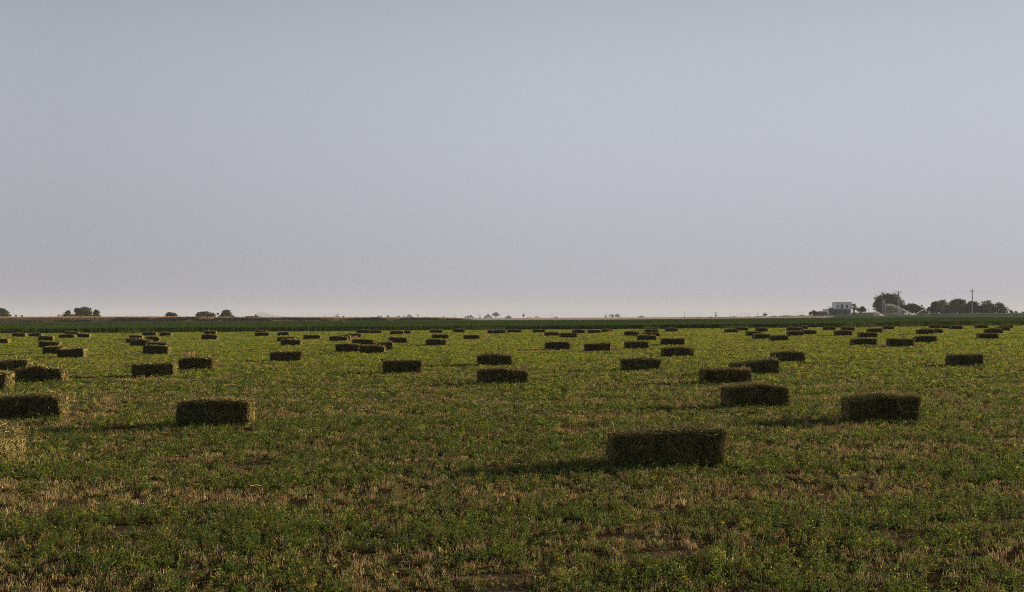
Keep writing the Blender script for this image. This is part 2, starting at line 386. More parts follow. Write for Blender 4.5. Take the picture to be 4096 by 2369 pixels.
# ------------------------------------------------------------------ the bales: photo pixels (left, right, bottom) -> real bales
# xl, xr, yb, yaw (degrees), height, level of detail, shape, label
G_B = 'rectangular hay bales lying in the mown field'
BALES = [
 # --- the large near ones
 (2430, 2902, 1872, 2, .405, 3, dict(tl=-.055), 'largest hay bale in the field, shaggy pale straw along its top'),
 (3366, 3680, 1690, -2, .385, 3, dict(), 'big dark bale standing alone, vertical pressing lines on its front'),
 (2884, 3160, 1634, 3, .385, 3, dict(bow=.02), 'large bale directly in front of two overlapping bales, frosted-looking pale top'),
 (2799, 3008, 1538, 1, .36, 3, dict(tr=-.02), 'middle bale of the three stepped ones, stray straw bursting from its corner'),
 (2912, 3121, 1503.6, 10, .405, 3, dict(tl=-.075), 'bale with a sloping wedge-like top, half hidden behind the straw-bursting one'),
 (3081, 3222, 1452, -2, .38, 3, dict(tl=-.03), 'bale just behind the wedge-topped one, plain dark front'),
 (3781, 3935, 1467.5, -4, .37, 3, dict(), 'lone bale below the power pole, far apart from all others'),
 (706, 1018, 1712, 1, .38, 3, dict(), 'big lone bale with a bright rounded sunlit end and long shadow'),
 (-80, 282, 1682, 0, .39, 3, dict(), 'large bale cut off at the photo edge with a narrow bright end'),
 (-235, 108, 1880, -17, .40, 3, dict(), 'closest sunlit heap-like bale end poking in at the photo edge'),
 (53, 275, 1534, 0, .38, 3, dict(hump=.03), 'long dark bale with humped top and pale end, in front of a frayed one'),
 (-60, 133, 1491, 0, .38, 3, dict(), 'frayed bale at the photo edge behind the humped dark one'),
 (-177, 60, 1563, 0, .38, 3, dict(), 'bale showing only a square bright end at the photo edge'),
 (525, 708, 1512, 6, .38, 3, dict(round=1.6), 'slumped rounded bale draped with loose hanging hay'),
 (715, 866, 1483, -4, .37, 3, dict(flare=.12), 'bale whose sunlit end fans out in pale loose straw'),
 (1080, 1215, 1449, 0, .37, 3, dict(), 'lone bale below the far hill, crooked corner and dim end'),
 (1531, 1690, 1498, 0, .38, 3, dict(), 'lone bale in mid field with tufts rising from one top corner'),
 (1911, 2047, 1466, 0, .37, 3, dict(), 'shorter upper bale of the pair stacked in line at the centre'),
 (1910, 2112, 1541, 2, .38, 3, dict(tr=-.04), 'longer lower bale of the centre pair, with grass before it'),
 (2483, 2641, 1487, 0, .38, 3, dict(shear=.14), 'bale with a skewed leaning end like a boat prow'),
 (2644, 2775, 1431, 4, .37, 3, dict(), 'bale with a pale top tilting up, in front of a smaller one'),
 # --- left cluster
 (-36, 47, 1378, 0, .37, 1, dict(), 'small bale cut by the photo edge with a pale end'),
 (47, 110, 1350, 0, .36, 0, dict(), 'far bale beginning the back row on the side of the low sun-facing ends'),
 (112, 174, 1350, 1, .36, 0, dict(), 'far bale second along the back row after a narrow gap'),
 (151, 222, 1366.7, 0, .37, 1, dict(), 'topmost and smallest bale of the staggered column of four'),
 (152, 250, 1394, 0, .37, 2, dict(), 'second bale from the top in the staggered column of four'),
 (169, 267, 1421, 0, .37, 2, dict(tl=-.05), 'third bale in the staggered column, its corner covered by the lowest'),
 (226, 354, 1435.6, 0, .37, 2, dict(), 'lowest and largest bale of the staggered column of four'),
 (233, 308, 1355.5, 0, .36, 1, dict(), 'longer dark bale of the far touching pair below the clump of three trees'),
 (308, 367, 1353.6, 0, .36, 1, dict(), 'shorter bale of the far touching pair, wispy straw on its end'),
 (256, 324, 1345, 0, .36, 0, dict(), 'bale behind the touching pair with only its pale top showing'),
 (568, 630, 1346.7, 0, .37, 0, dict(round=1.3), 'far bale with a rounded shaggy top near the lone dark bush'),
 (637, 691, 1346.7, 0, .36, 0, dict(), 'far neat bale straight below the lone dark bush'),
 (501, 578, 1376, 0, .36, 1, dict(), 'outer bale of the six-bale cluster, overlapped at one end'),
 (515, 577, 1362, 0, .36, 0, dict(), 'rearmost bale of the six-bale cluster, a thin strip visible'),
 (579, 644, 1371.7, 3, .37, 1, dict(), 'bale of the six-bale cluster with a torn pale outer end'),
 (519, 613, 1388, 0, .37, 2, dict(tl=-.04), 'bale at the front of the six-bale cluster with a slanted corner'),
 (579, 679, 1399, 0, .36, 2, dict(), 'bale of the six-bale cluster hidden behind its lowest bale'),
 (569, 687, 1421.7, 0, .37, 2, dict(), 'lowest bale of the six-bale cluster with a ragged pale end'),
 # --- between left cluster and the hill
 (815, 869, 1340, 0, .36, 0, dict(), 'upper bale of a small pair lined up beneath the bushy trees'),
 (803, 875, 1361, 0, .37, 1, dict(), 'lower bale of a small pair with a bright end beneath the bushy trees'),
 (1018, 1071, 1336, 0, .36, 0, dict(), 'rear bale of an overlapping far pair under the distant hill'),
 (1018, 1083, 1347.5, 0, .36, 0, dict(), 'front bale of an overlapping far pair under the distant hill'),
 (1108, 1162, 1346, 0, .37, 0, dict(), 'far single bale just above the broken overlapping pair'),
 (1107, 1185, 1371, 8, .36, 1, dict(tl=-.06), 'tilted bale peeping out behind the square-cornered bale'),
 (1122, 1210, 1385.6, 0, .37, 2, dict(tl=.03), 'square-cornered bale in front of the tilted one'),
 (1212, 1285, 1360, 0, .36, 1, dict(), 'lone small bale with a pale end, beside the square-cornered pair'),
 # --- centre left
 (1315, 1394, 1367.5, 0, .36, 1, dict(), 'dark bale overlapping a pale-ended one behind it'),
 (1358, 1406, 1362, 0, .37, 0, dict(), 'bale with only a pale end seen behind the dark overlapping one'),
 (1378, 1447, 1355, 9, .36, 1, dict(tl=-.05), 'slanting bale with pinkish dry weeds at its foot'),
 (1425, 1481, 1336, 0, .37, 0, dict(), 'first bale of two touching end to end in the back row'),
 (1479, 1531, 1336, 0, .36, 0, dict(), 'second bale of two touching end to end, smoother top'),
 (1559, 1617, 1341, 0, .36, 0, dict(), 'longer bale of a close far couple in the back row'),
 (1598, 1647, 1338.5, 0, .36, 0, dict(), 'stubby bale half hidden behind its longer neighbour in the back row'),
 (1552, 1631, 1376, 0, .37, 1, dict(), 'medium bale alone above the mid-field tufted one'),
 (1408, 1501, 1384, 0, .36, 2, dict(), 'rear bale of the four-bale huddle'),
 (1492, 1572, 1403.6, 22, .38, 2, dict(tl=-.05), 'turned bale of the four-bale huddle with a drooping dark end'),
 (1342, 1442, 1413, 0, .37, 2, dict(tl=.01), 'outer dark bale of the four-bale huddle'),
 (1436, 1544, 1418, 0, .37, 2, dict(), 'front bale of the four-bale huddle with a ragged end'),
 # --- centre
 (1718, 1771, 1334.7, 0, .37, 0, dict(), 'far bale in the back row, notch at its base'),
 (1811, 1861, 1333, 2, .37, 0, dict(), 'far bale in the back row below a rounded grey bush'),
 (1726, 1799, 1358, 0, .36, 1, dict(), 'upper bale of two stepped ones near the field centre'),
 (1703, 1785, 1386, 0, .37, 2, dict(), 'lower bale of two stepped ones near the field centre'),
 (1853, 1922, 1361, 0, .36, 1, dict(), 'lone bale beside a small pink weed, centre of the field'),
 (1949, 1994, 1337.5, 0, .36, 0, dict(), 'short piece of bale tucked behind a longer far one'),
 (1971, 2025, 1338, 0, .36, 0, dict(), 'far bale covering the short tucked one behind it'),
 (2028, 2088, 1333.6, 2, .37, 0, dict(), 'far bale with frayed end next to the tucked couple'),
 (2130, 2183, 1334, 0, .37, 0, dict(), 'far bale standing by itself between two groups of the back row'),
 (2176, 2239, 1346.7, 0, .36, 1, dict(), 'dark bale touching a paler shaggy one at its end'),
 (2237, 2310, 1354, 2, .38, 1, dict(round=1.3), 'shaggy rounded bale touching a dark one at its end'),
 (2288, 2342, 1337, 0, .36, 0, dict(), 'far bale just behind the shaggy rounded bale'),
 (2349, 2405, 1336, 0, .36, 0, dict(), 'far bale middle of three in a rising back-row line'),
 (2404, 2453, 1333, 0, .36, 0, dict(), 'far bale with pink dry weeds beside its end'),
 (2179, 2282, 1403, 0, .37, 2, dict(), 'neat oblong bale standing clear of others in centre field'),
 (2336, 2445, 1410, -2, .37, 2, dict(), 'bale with soft slumping end, next to the neat oblong one'),
 # --- centre right
 (2494, 2558, 1346.7, 0, .36, 1, dict(), 'single far bale ahead of the short receding file of bales'),
 (2579, 2634, 1327, 0, .36, 0, dict(), 'last and smallest bale of the short receding file'),
 (2575, 2634, 1336, 0, .36, 0, dict(), 'second farther bale of the short receding file'),
 (2567, 2641, 1350, 0, .36, 1, dict(), 'third bale of the short receding file, mostly covered'),
 (2546, 2628, 1366, 0, .37, 1, dict(), 'front bale of the short receding file, bright fuzzy end'),
 (2658, 2713, 1330, 3, .37, 0, dict(), 'far bale with split end beside the receding file'),
 (2495, 2597, 1399, 2, .37, 2, dict(), 'bale with a double-ridged end below the receding file'),
 (2640, 2741, 1384, 0, .37, 2, dict(), 'dark ragged-topped bale above the tilting pale-topped one'),
 (2895, 2954, 1333.6, 0, .36, 0, dict(), 'flat dark far bale overlapping a reddish-cornered one'),
 (2938, 2994, 1326, 0, .37, 0, dict(), 'far bale with a reddish corner close to the crop'),
 (3019, 3073, 1331, 0, .37, 0, dict(), 'far bale alone over the diagonal row of three'),
 (2981, 3049, 1346.7, 2, .37, 1, dict(), 'rear bale of a diagonal row of three'),
 (3007, 3086, 1361, 0, .37, 1, dict(), 'middle bale of a diagonal row of three'),
 (3072, 3157, 1366.7, 0, .37, 1, dict(), 'front bale of a diagonal row of three'),
 (3144, 3214, 1326.7, 0, .36, 0, dict(), 'pale-topped bale in a knot of four below the roadside bush'),
 (3183, 3233, 1320, 0, .36, 0, dict(), 'rearmost bale in the knot of four, touching the crop'),
 (3192, 3268, 1341, 4, .37, 1, dict(), 'wide bale in the knot of four with streaked top'),
 (3144, 3217, 1347, 0, .36, 1, dict(), 'front darkest bale in the knot of four'),
 # --- right
 (3289, 3344, 1324, 2, .37, 0, dict(), 'far bale straight below the white farmhouse, at the crop edge'),
 (3361, 3421, 1326.7, -2, .36, 0, dict(), 'far bale below the pollarded tree by the farmhouse'),
 (3333, 3411, 1346, 0, .36, 1, dict(), 'mid-distance bale below the farmhouse door, jagged ends'),
 (3428, 3512, 1353.6, 0, .37, 1, dict(), 'upper bale of a close stacked-looking pair below the round pale tree'),
 (3464, 3531, 1334, 3, .36, 1, dict(tl=-.03), 'bale with slanting top behind the stacked-looking pair'),
 (3398, 3511, 1385.6, 0, .37, 2, dict(), 'lower longer bale of the stacked-looking pair below the round pale tree'),
 (3527, 3579, 1321, 0, .35, 0, dict(), 'far bale below the big leafy tree, up against the crop'),
 (3661, 3740, 1340.6, 0, .37, 1, dict(), 'bale in front of another, both below the water jets'),
 (3706, 3774, 1335.6, 0, .37, 1, dict(), 'bale half covered by its neighbour below the water jets'),
 (3713, 3765, 1316.5, 0, .36, 0, dict(), 'far bale topped by brown dry weeds, sunk in the field'),
 (3757, 3804, 1317, 0, .37, 0, dict(), 'far bale wedged between two others at the crop edge'),
 (3796, 3853, 1321, 0, .37, 0, dict(), 'far dark bale ending the trio at the crop edge'),
 (3650, 3750, 1374, 0, .38, 2, dict(round=1.2), 'thick pale-topped bale behind a longer flat one'),
 (3543, 3658, 1389, 0, .37, 2, dict(), 'long flat-topped bale in front of the thick pale-topped one'),
 (3896, 3953, 1317.5, 0, .38, 0, dict(), 'far boxy bale below the power pole, near the crop'),
 (3995, 4054, 1316, 0, .36, 0, dict(), 'last bale at the back of a receding diagonal by the photo edge'),
 (3971, 4043, 1327, 6, .36, 0, dict(tl=-.06), 'bale with rising top, third in the receding diagonal by the photo edge'),
 (3932, 4015, 1338, 0, .37, 1, dict(), 'second bale in the receding diagonal by the photo edge'),
 (3904, 3996, 1359, 0, .37, 1, dict(), 'front bale of the receding diagonal by the photo edge'),
]
BD = 0.46


def solve_bale(xl, xr, yb, yaw):
    a = R(yaw); c, s = math.cos(a), math.sin(a)
    g = ground_at((xl + xr) / 2, yb - 1.0)
    Xc, Yc, L = g[0], g[1] + BD / 2, (xr - xl) * mpp(g[1]) / c
    for _ in range(40):
        cs = []
        zg = float(terrain(Xc, Yc))
        for sx in (-.5, .5):
            for sy in (-.5, .5):
                for zz in (0, 0.36):
                    cs.append((Xc + c * sx * L - s * sy * BD, Yc + s * sx * L + c * sy * BD, zg + zz))
        px, py = project(np.array(cs))
        Xc += ((xl + xr) / 2 - (px.min() + px.max()) / 2) * mpp(Yc)
        L += 0.8 * ((xr - xl) - (px.max() - px.min())) * mpp(Yc)
        L = min(max(L, 0.5), 1.75)
        Yc += 0.7 * (py.max() - (yb - 1.0)) * Yc * Yc / (F * EYE)
    return Xc, Yc, L


HAY = [(.195, .168, .066), (.158, .142, .050), (.122, .118, .043), (.092, .092, .034), (.25, .215, .095), (.135, .112, .052), (.066, .064, .026)]
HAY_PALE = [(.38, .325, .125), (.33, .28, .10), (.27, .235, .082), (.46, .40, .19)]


def bale_mesh(L, D, H, n_straw, wid, shape, seed):
    """a pressed bale: a lumpy pressed core closed over by loose stalks; base at z = 0, length along x"""
    rg = np.random.default_rng(seed)
    p = 3.4 / shape.get('round', 1.0)

    def surf(n):
        # points on a rounded box, with the outward direction
        face_area = np.array([D * H, D * H, L * H, L * H, L * D])
        face_area[[0, 1]] *= 1.7; face_area[4] *= 1.5
        k = rg.choice(5, n, p=face_area / face_area.sum())
        q = rg.uniform(-1, 1, (n, 3))
        q[k == 0, 0] = -1; q[k == 1, 0] = 1; q[k == 2, 1] = -1; q[k == 3, 1] = 1; q[k == 4, 2] = 1
        nr = np.zeros((n, 3))
        nr[k == 0, 0] = -1; nr[k == 1, 0] = 1; nr[k == 2, 1] = -1; nr[k == 3, 1] = 1; nr[k == 4, 2] = 1
        return q, nr

    def to_shape(q):
        # q in [-1,1]^3 on the cube; round the corners, add flake ridges, then the particular slump
        h = np.array([L / 2, D / 2, H / 2])
        m = np.abs(q * h)
        r = 0.080 * shape.get('round', 1.0)
        inner = np.clip(m, 0, None)
        ex = np.maximum(inner - (h - r), 0)
        ln = np.linalg.norm(ex, axis=1, keepdims=True)
        fac = np.where(ln > r, r / np.maximum(ln, 1e-6), 1.0)
        out = np.where(ex > 0, (h - r) + ex * fac, inner) * np.sign(q)
        x = out[:, 0]; y = out[:, 1]; z = out[:, 2]
        lump = (fbm(x * 5 + seed * 3.1, (y + z) * 7 + seed, seed, 3) - 0.5) * 0.12
        flake = 0.010 * np.sin(x * 2 * math.pi / 0.105 + 3 * vnoise(x * 8, z * 3, seed))
        sc = 1 + (lump + flake) / 0.2
        y = y * sc; zt = (z + H / 2)
        zt = zt * (1 + (lump * .7) / H * (zt / H))
        x = x * (1 + 0.03 * (fbm(y * 6 + 9, z * 6, seed + 5, 2) - .5))
        u = x / (L / 2)
        zt = zt * (1 + (shape.get('tl', 0) * sstep(0.3, -1, u) * 1.0 + shape.get('tr', 0) * sstep(-0.3, 1, u)) / H)
        zt = zt * (1 + shape.get('hump', 0) * np.cos(u * 4.2) / H)
        zt = zt * (1 + shape.get('bow', 0) * (1 - u * u) / H)
        x = x + shape.get('shear', 0) * (zt / H - .4) * sstep(-0.2, 1, u) - 0.02 * (zt / H - .5) * rg.uniform(-1, 1)
        y = y * (1 + 0.25 * shape.get('flare', 0) * sstep(0.4, 1, u))
        return np.stack([x, y, zt], 1)

    # core
    nx, ny, nz = (30, 10, 10) if n_straw > 1500 else (14, 6, 6)
    V = []; Fq = []
    def face(fix, val, a, b, na, nb):
        n0 = len(V)
        for i in range(na + 1):
            for j in range(nb + 1):
                q = [0, 0, 0]; q[fix] = val; q[a] = -1 + 2 * i / na; q[b] = -1 + 2 * j / nb
                V.append(q)
        for i in range(na):
            for j in range(nb):
                w = n0 + i * (nb + 1) + j
                f = (w, w + nb + 1, w + nb + 2, w + 1)
                Fq.append(f if val > 0 else f[::-1])
    face(0, -1, 1, 2, ny, nz); face(0, 1, 1, 2, ny, nz)
    face(1, -1, 2, 0, nz, nx); face(1, 1, 2, 0, nz, nx)
    face(2, 1, 0, 1, nx, ny); face(2, -1, 0, 1, nx, ny)
    st = rg.bit_generator.state
    core = to_shape(np.array(V, dtype=float) * 0.975)
    core[:, 2] = np.maximum(core[:, 2], -0.02)
    Fq = np.array(Fq)
    # stalks
    q, nr = surf(n_straw)
    P = to_shape(q)
    t = unit(rg.normal(size=(n_straw, 3)))
    t = unit(t - (t * nr).sum(1, keepdims=True) * nr)
    top = nr[:, 2] > .5; end = np.abs(nr[:, 0]) > .5
    ln = rg.gamma(3.0, 0.028, n_straw).clip(.03, .26)
    lng = rg.random(n_straw) < .013; ln = np.where(lng, rg.uniform(.2, .42, n_straw), ln)
    lift = np.where(rg.random(n_straw) < 0.16, rg.uniform(.25, 1.1, n_straw), rg.normal(0.02, .10, n_straw))
    upr = top & (rg.random(n_straw) < .26); lift = np.where(upr, rg.uniform(.15, .95, n_straw), lift); ln = np.where(upr, ln * .7, ln)
    tid = end & (rg.random(n_straw) < .82); lift = np.where(tid, rg.normal(0.02, .06, n_straw), lift); ln = np.where(end, ln * .62, ln)
    if shape.get('flare'):
        fl = end & (nr[:, 0] > 0) | ((q[:, 0] > .7) & (rg.random(n_straw) < .6))
        lift = np.where(fl, rg.uniform(.2, 1.2, n_straw), lift); ln = np.where(fl, ln * 1.6, ln)
        nr[fl] = unit(nr[fl] + np.array([.8, -.2, .1]))
    d = unit(t + nr * lift[:, None])
    A = P + nr * rg.uniform(-.004, .012, (n_straw, 1)) - d * ln[:, None] * .35
    B = A + d * ln[:, None]
    A[:, 2] = np.maximum(A[:, 2], 0.0); B[:, 2] = np.maximum(B[:, 2], 0.0)
    w = unit(np.cross(d, unit(rg.normal(size=(n_straw, 3))))) * (rg.uniform(.6, 1.3, (n_straw, 1)) * wid * np.where(end | top, 1.3, 1.0)[:, None])
    global RNG
    keep = RNG; RNG = rg
    col = pick(HAY, n_straw, .2)
    flake = .62 + .76 * vnoise(P[:, 0] * 11 + seed, P[:, 0] * 0 + 2.5, seed)      # each pressed flake has its own shade of hay
    col = col * flake[:, None]
    pl = (rg.random(n_straw) < .045) | (top & (rg.random(n_straw) < .86)) | (end & (rg.random(n_straw) < .62))  # paler stalks on top and ends also paint in their sunlight
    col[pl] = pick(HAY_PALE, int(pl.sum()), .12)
    RNG = keep
    Vs, Fs = straws(A, B, w)
    nV = len(core)
    allV = np.concatenate([core, Vs]); Vn = np.array(V, dtype=float)
    ct = np.where(np.abs(Vn[:, 0]) > .99, 5.2, np.where(Vn[:, 2] > .99, 4.0, 1.0))  # core ends and top lightened by painted sunlight; cut ends also paler hay
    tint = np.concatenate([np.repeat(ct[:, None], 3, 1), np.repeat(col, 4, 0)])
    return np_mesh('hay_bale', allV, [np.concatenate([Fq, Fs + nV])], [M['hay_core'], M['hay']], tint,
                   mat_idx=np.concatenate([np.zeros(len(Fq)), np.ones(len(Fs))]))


BALE_SPOTS = []


def build_bales():
    rv = random.Random(5)
    far = [bale_mesh(1.3, BD, .36, 900, .0085, dict(tl=rv.uniform(-.05, .02), tr=rv.uniform(-.05, .02), hump=rv.uniform(-.012, .02), bow=rv.uniform(-.02, .03),
                                                     round=rv.uniform(.8, 1.5), shear=rv.uniform(-.04, .05)), 900 + i) for i in range(12)]
    for i, (xl, xr, yb, yaw, H, lod, shape, label) in enumerate(BALES):
        if lod == 3:
            shape = dict(dict(tl=rv.uniform(-.03, .015), tr=rv.uniform(-.03, .015), hump=rv.uniform(-.008, .014), bow=rv.uniform(-.01, .02), round=rv.uniform(.85, 1.3), shear=rv.uniform(-.03, .04)), **shape)
        if lod < 3:
            yaw = yaw + rv.gauss(0, 2.6)
            if lod == 2:
                shape = dict(dict(tl=rv.uniform(-.045, .02), tr=rv.uniform(-.045, .02), hump=rv.uniform(-.01, .018), bow=rv.uniform(-.015, .025), round=rv.uniform(.8, 1.35)), **shape)
        X, Y, L = solve_bale(xl, xr, yb, yaw)
        if lod < 3: H *= 1.08
        BALE_SPOTS.append((X, Y, L, R(yaw)))
        z = float(terrain(X, Y)) - 0.018
        if lod == 3:
            n = int(np.clip(15000 * (13.0 / Y) ** 1.1, 3600, 15000))
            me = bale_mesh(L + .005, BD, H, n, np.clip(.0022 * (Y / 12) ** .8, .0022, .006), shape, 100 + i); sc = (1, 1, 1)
        elif shape:
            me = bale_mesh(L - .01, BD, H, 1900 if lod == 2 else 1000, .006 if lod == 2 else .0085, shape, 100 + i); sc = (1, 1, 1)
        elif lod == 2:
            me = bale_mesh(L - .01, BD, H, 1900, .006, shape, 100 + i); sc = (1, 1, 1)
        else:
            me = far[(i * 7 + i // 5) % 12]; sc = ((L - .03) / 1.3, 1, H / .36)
        o = bpy.data.objects.new('hay_bale', me); COL.objects.link(o)
        o.location = (X, Y, z); o.rotation_euler = (R(RNG.normal(0, 1.2)), R(RNG.normal(0, .9)), R(yaw)); o.scale = sc
        tag(o, label, 'hay bale', G_B)


build_bales()


# ------------------------------------------------------------------ field edges
NEAR_EDGE = [(-500, 1341), (0, 1336), (700, 1331), (1400, 1326), (2000, 1321), (2500, 1318), (3100, 1313), (3500, 1309), (4096, 1303), (4600, 1299)]
_ne = np.array([ground_at(x, y)[:2] for x, y in NEAR_EDGE])


def near_edge(X):
    return np.interp(X, _ne[:, 0], _ne[:, 1]) + 0.8 * (vnoise(np.asarray(X) / 6.0, np.zeros_like(X), 5) - .5)


def far_edge(X):
    return 452 + 12 * (vnoise(np.asarray(X) / 40.0, np.zeros_like(X), 8) - .5) - 18 * sstep(90, 190, X)


# ------------------------------------------------------------------ ground sheet
def build_ground():
    def axis(first, ratio, last):
        v = [0.0]; s = first
        while v[-1] < last: v.append(v[-1] + s); s *= ratio
        return np.array(v)
    ax = axis(.16, 1.018, 12300); xs = np.concatenate([-ax[:0:-1], ax])
    ay = np.concatenate([-axis(3, 1.25, 300)[:0:-1], np.arange(0, 30, .2), 30 + axis(.25, 1.022, 12300)])
    XX, YY = np.meshgrid(xs, ay, indexing='ij')
    Z = terrain(XX, YY)
    Z = Z + 0.02 * (fbm(XX / 1.7, YY / 1.7, 31, 2) - .5) * (YY < 60)
    nx, ny = XX.shape
    idx = np.arange(nx * ny).reshape(nx, ny)
    f = np.stack([idx[:-1, :-1], idx[1:, :-1], idx[1:, 1:], idx[:-1, 1:]], -1).reshape(-1, 4)
    g = greenness(XX, YY)[..., None]
    soil = np.array([.070, .050, .030]) * (1 - .5 * g) + np.array([.028, .030, .011]) * .5 * g
    ne = near_edge(XX.ravel()).reshape(XX.shape); fe = far_edge(XX.ravel()).reshape(XX.shape)
    far_mix = np.maximum(sstep(30, 110, YY), sstep(.50, .60, np.abs(XX) / np.maximum(YY + 7.5, 1)))[..., None]
    bm = bare(XX, YY)[..., None]; soil = soil * (1 - bm) + np.array([.125, .092, .058]) * bm
    fld = np.array([.25, .20, .065]) * (1 - g) + np.array([.19, .23, .042]) * g
    col = soil * (1 - far_mix) + fld * far_mix
    plain = np.array([.40, .32, .235]) * (0.85 + .3 * fbm(XX / 120, YY / 60, 41, 3))[..., None]
    green = np.array([.085, .12, .05]) * (0.85 + .3 * fbm(XX / 20, YY / 8, 43, 3))[..., None]
    az = XX / np.maximum(YY, 1)
    wg = (sstep(.235, .29, az) * sstep(640, 600, YY))[..., None]
    beyond = plain * (1 - wg) + green * wg
    inc = ((YY > ne) & (YY < fe))[..., None]
    col = np.where(inc, np.array([.035, .05, .02]), np.where((YY >= fe)[..., None], beyond, col))
    me = np_mesh('ground', np.stack([XX, YY, Z], -1).reshape(-1, 3), [f], M['ground'], col.reshape(-1, 3), smooth=True)
    tag(link('ground', me), kind='structure')


build_ground()


# ------------------------------------------------------------------ regrown alfalfa, dry stubble and loose straw in the mown field
def sample_field(n, y0=4.2, y1=190.0, pw=1.5, ref=9.0):
    ys = np.linspace(y0, y1, 4000)
    s2 = np.maximum(ys / ref, 1.0) ** pw
    w = (1.14 * ys + 9.0) / s2
    cdf = np.cumsum(w); cdf /= cdf[-1]
    Y = np.interp(RNG.random(n), cdf, ys)
    X = (RNG.random(n) - .5) * (1.14 * Y + 9.0)
    ok = Y < near_edge(X) + .3
    X, Y = X[ok], Y[ok]
    # nothing grows inside a bale
    cell = {}
    for k, (bx, by, bl, a) in enumerate(BALE_SPOTS):
        near = np.where((np.abs(X - bx) < bl) & (np.abs(Y - by) < bl))[0]
        dx = X[near] - bx; dy = Y[near] - by
        lx = dx * math.cos(a) + dy * math.sin(a); ly = -dx * math.sin(a) + dy * math.cos(a)
        ins = (np.abs(lx) < bl / 2 - .03) & (np.abs(ly) < BD / 2 - .03)
        X[near[ins]] = 1e9
    ok = X < 1e8
    X, Y = X[ok], Y[ok]
    return X, Y, np.maximum(Y / ref, 1.0) ** (pw / 2)


GREENS = [(.060, .102, .022), (.080, .124, .025), (.062, .108, .032), (.106, .142, .030), (.050, .082, .022), (.134, .155, .034)]
YGREENS = [(.25, .30, .030), (.30, .31, .040), (.19, .26, .026), (.16, .24, .026), (.34, .31, .06)]
DRY = [(.36, .265, .125), (.32, .215, .105), (.28, .175, .092), (.43, .34, .17), (.21, .145, .072), (.34, .28, .105), (.41, .35, .14)]


def build_grass():
    X, Y, S = sample_field(245000, pw=1.25)
    SL = S ** .80
    g = greenness(X, Y)
    keep = RNG.random(len(X)) < (0.20 + 0.80 * g) * (1 - .93 * bare(X, Y))
    X, Y, S, g, SL = X[keep], Y[keep], S[keep], g[keep], SL[keep]
    m = len(X); q = 5
    vig = RNG.gamma(5, .2, m) * (.62 + .55 * g)             # how vigorous each plant is
    yel = RNG.random(m)
    X, Y, S, g, vig, yel, SL = [np.repeat(v, q) for v in (X, Y, S, g, vig, yel, SL)]
    n = len(X)
    keepq = RNG.random(n) < (.45 + .5 * vig)
    X, Y, S, g, vig, yel, SL = [v[keepq] for v in (X, Y, S, g, vig, yel, SL)]
    n = len(X)
    X = X + RNG.normal(0, .019, n) * S * vig; Y = Y + RNG.normal(0, .019, n) * S * vig
    h = RNG.uniform(.024, .078, n) * np.minimum(vig, 1 + 1.2 / S) * S ** .06
    Vq, Fq, Cq, Vt, Ft, Ct = [], [], [], [], [], []
    k = 8
    base = np.stack([X, Y, terrain(X, Y)], 1)
    lean = RNG.normal(0, .25, (n, 2))
    warm = sstep(9, 50, Y) * .52 + .20                      # light yellow-green share grows with distance, painting in the sunlit plant tops
    tone = fbm(X / 1.2, Y / .6, 77, 2)
    isy = (.65 * yel + .35 * RNG.random(n)) < warm * (1.25 - .75 * tone)
    pc = pick(GREENS, n, .14); pc[isy] = pick(YGREENS, int(isy.sum()), .14)
    for j in range(k):
        t = RNG.uniform(.25, 1.0, n)
        r = RNG.uniform(.004, .024, n) * S
        a = RNG.uniform(0, 2 * math.pi, n)
        C = base.copy()
        C[:, 0] += np.cos(a) * r + lean[:, 0] * h * t
        C[:, 1] += np.sin(a) * r + lean[:, 1] * h * t
        C[:, 2] += h * t
        nrm = rand_dir(n); nrm[:, 2] = np.abs(nrm[:, 2]) + .35; nrm = unit(nrm)
        u = unit(np.cross(nrm, rand_dir(n))); v = np.cross(nrm, u)
        ll = (RNG.uniform(.0048, .0112, n) * SL)[:, None]
        near = Y < 26
        c = pc * (1 + RNG.normal(0, .22, (n, 1))).clip(.45, 1.4)
        V, Fc = diamonds(C[near], (u * ll)[near], (v * ll * .55)[near])
        Fq.append(Fc + sum(len(x) for x in Vq)); Vq.append(V); Cq.append(np.repeat(c[near], 4, 0))
        fr = ~near
        V, Fc = blades((C - u * ll)[fr], (C + u * ll * 1.1)[fr], (v * ll * .62)[fr])
        Ft.append(Fc + sum(len(x) for x in Vt)); Vt.append(V); Ct.append(np.repeat(c[fr], 3, 0))
    # stems
    nr = Y < 26
    B = base[nr]; T = B + np.stack([lean[nr, 0] * h[nr], lean[nr, 1] * h[nr], h[nr]], 1)
    W = unit(np.cross(T - B, rand_dir(len(B)))) * .0011
    V, Fc = blades(B, T, W)
    Ft.append(Fc + sum(len(x) for x in Vt)); Vt.append(V); Ct.append(np.repeat(pick(YGREENS, len(B)) * .8, 3, 0))
    Vq = np.concatenate(Vq); Vt = np.concatenate(Vt)
    me = np_mesh('grass', np.concatenate([Vq, Vt]), [np.concatenate(Fq), np.concatenate(Ft) + len(Vq)], M['grass'],
                 np.concatenate([np.concatenate(Cq), np.concatenate(Ct)]))
    tag(link('grass', me), 'low regrown green plants covering the mown field', 'ground cover', kind='stuff')
    print('grass clumps', n)


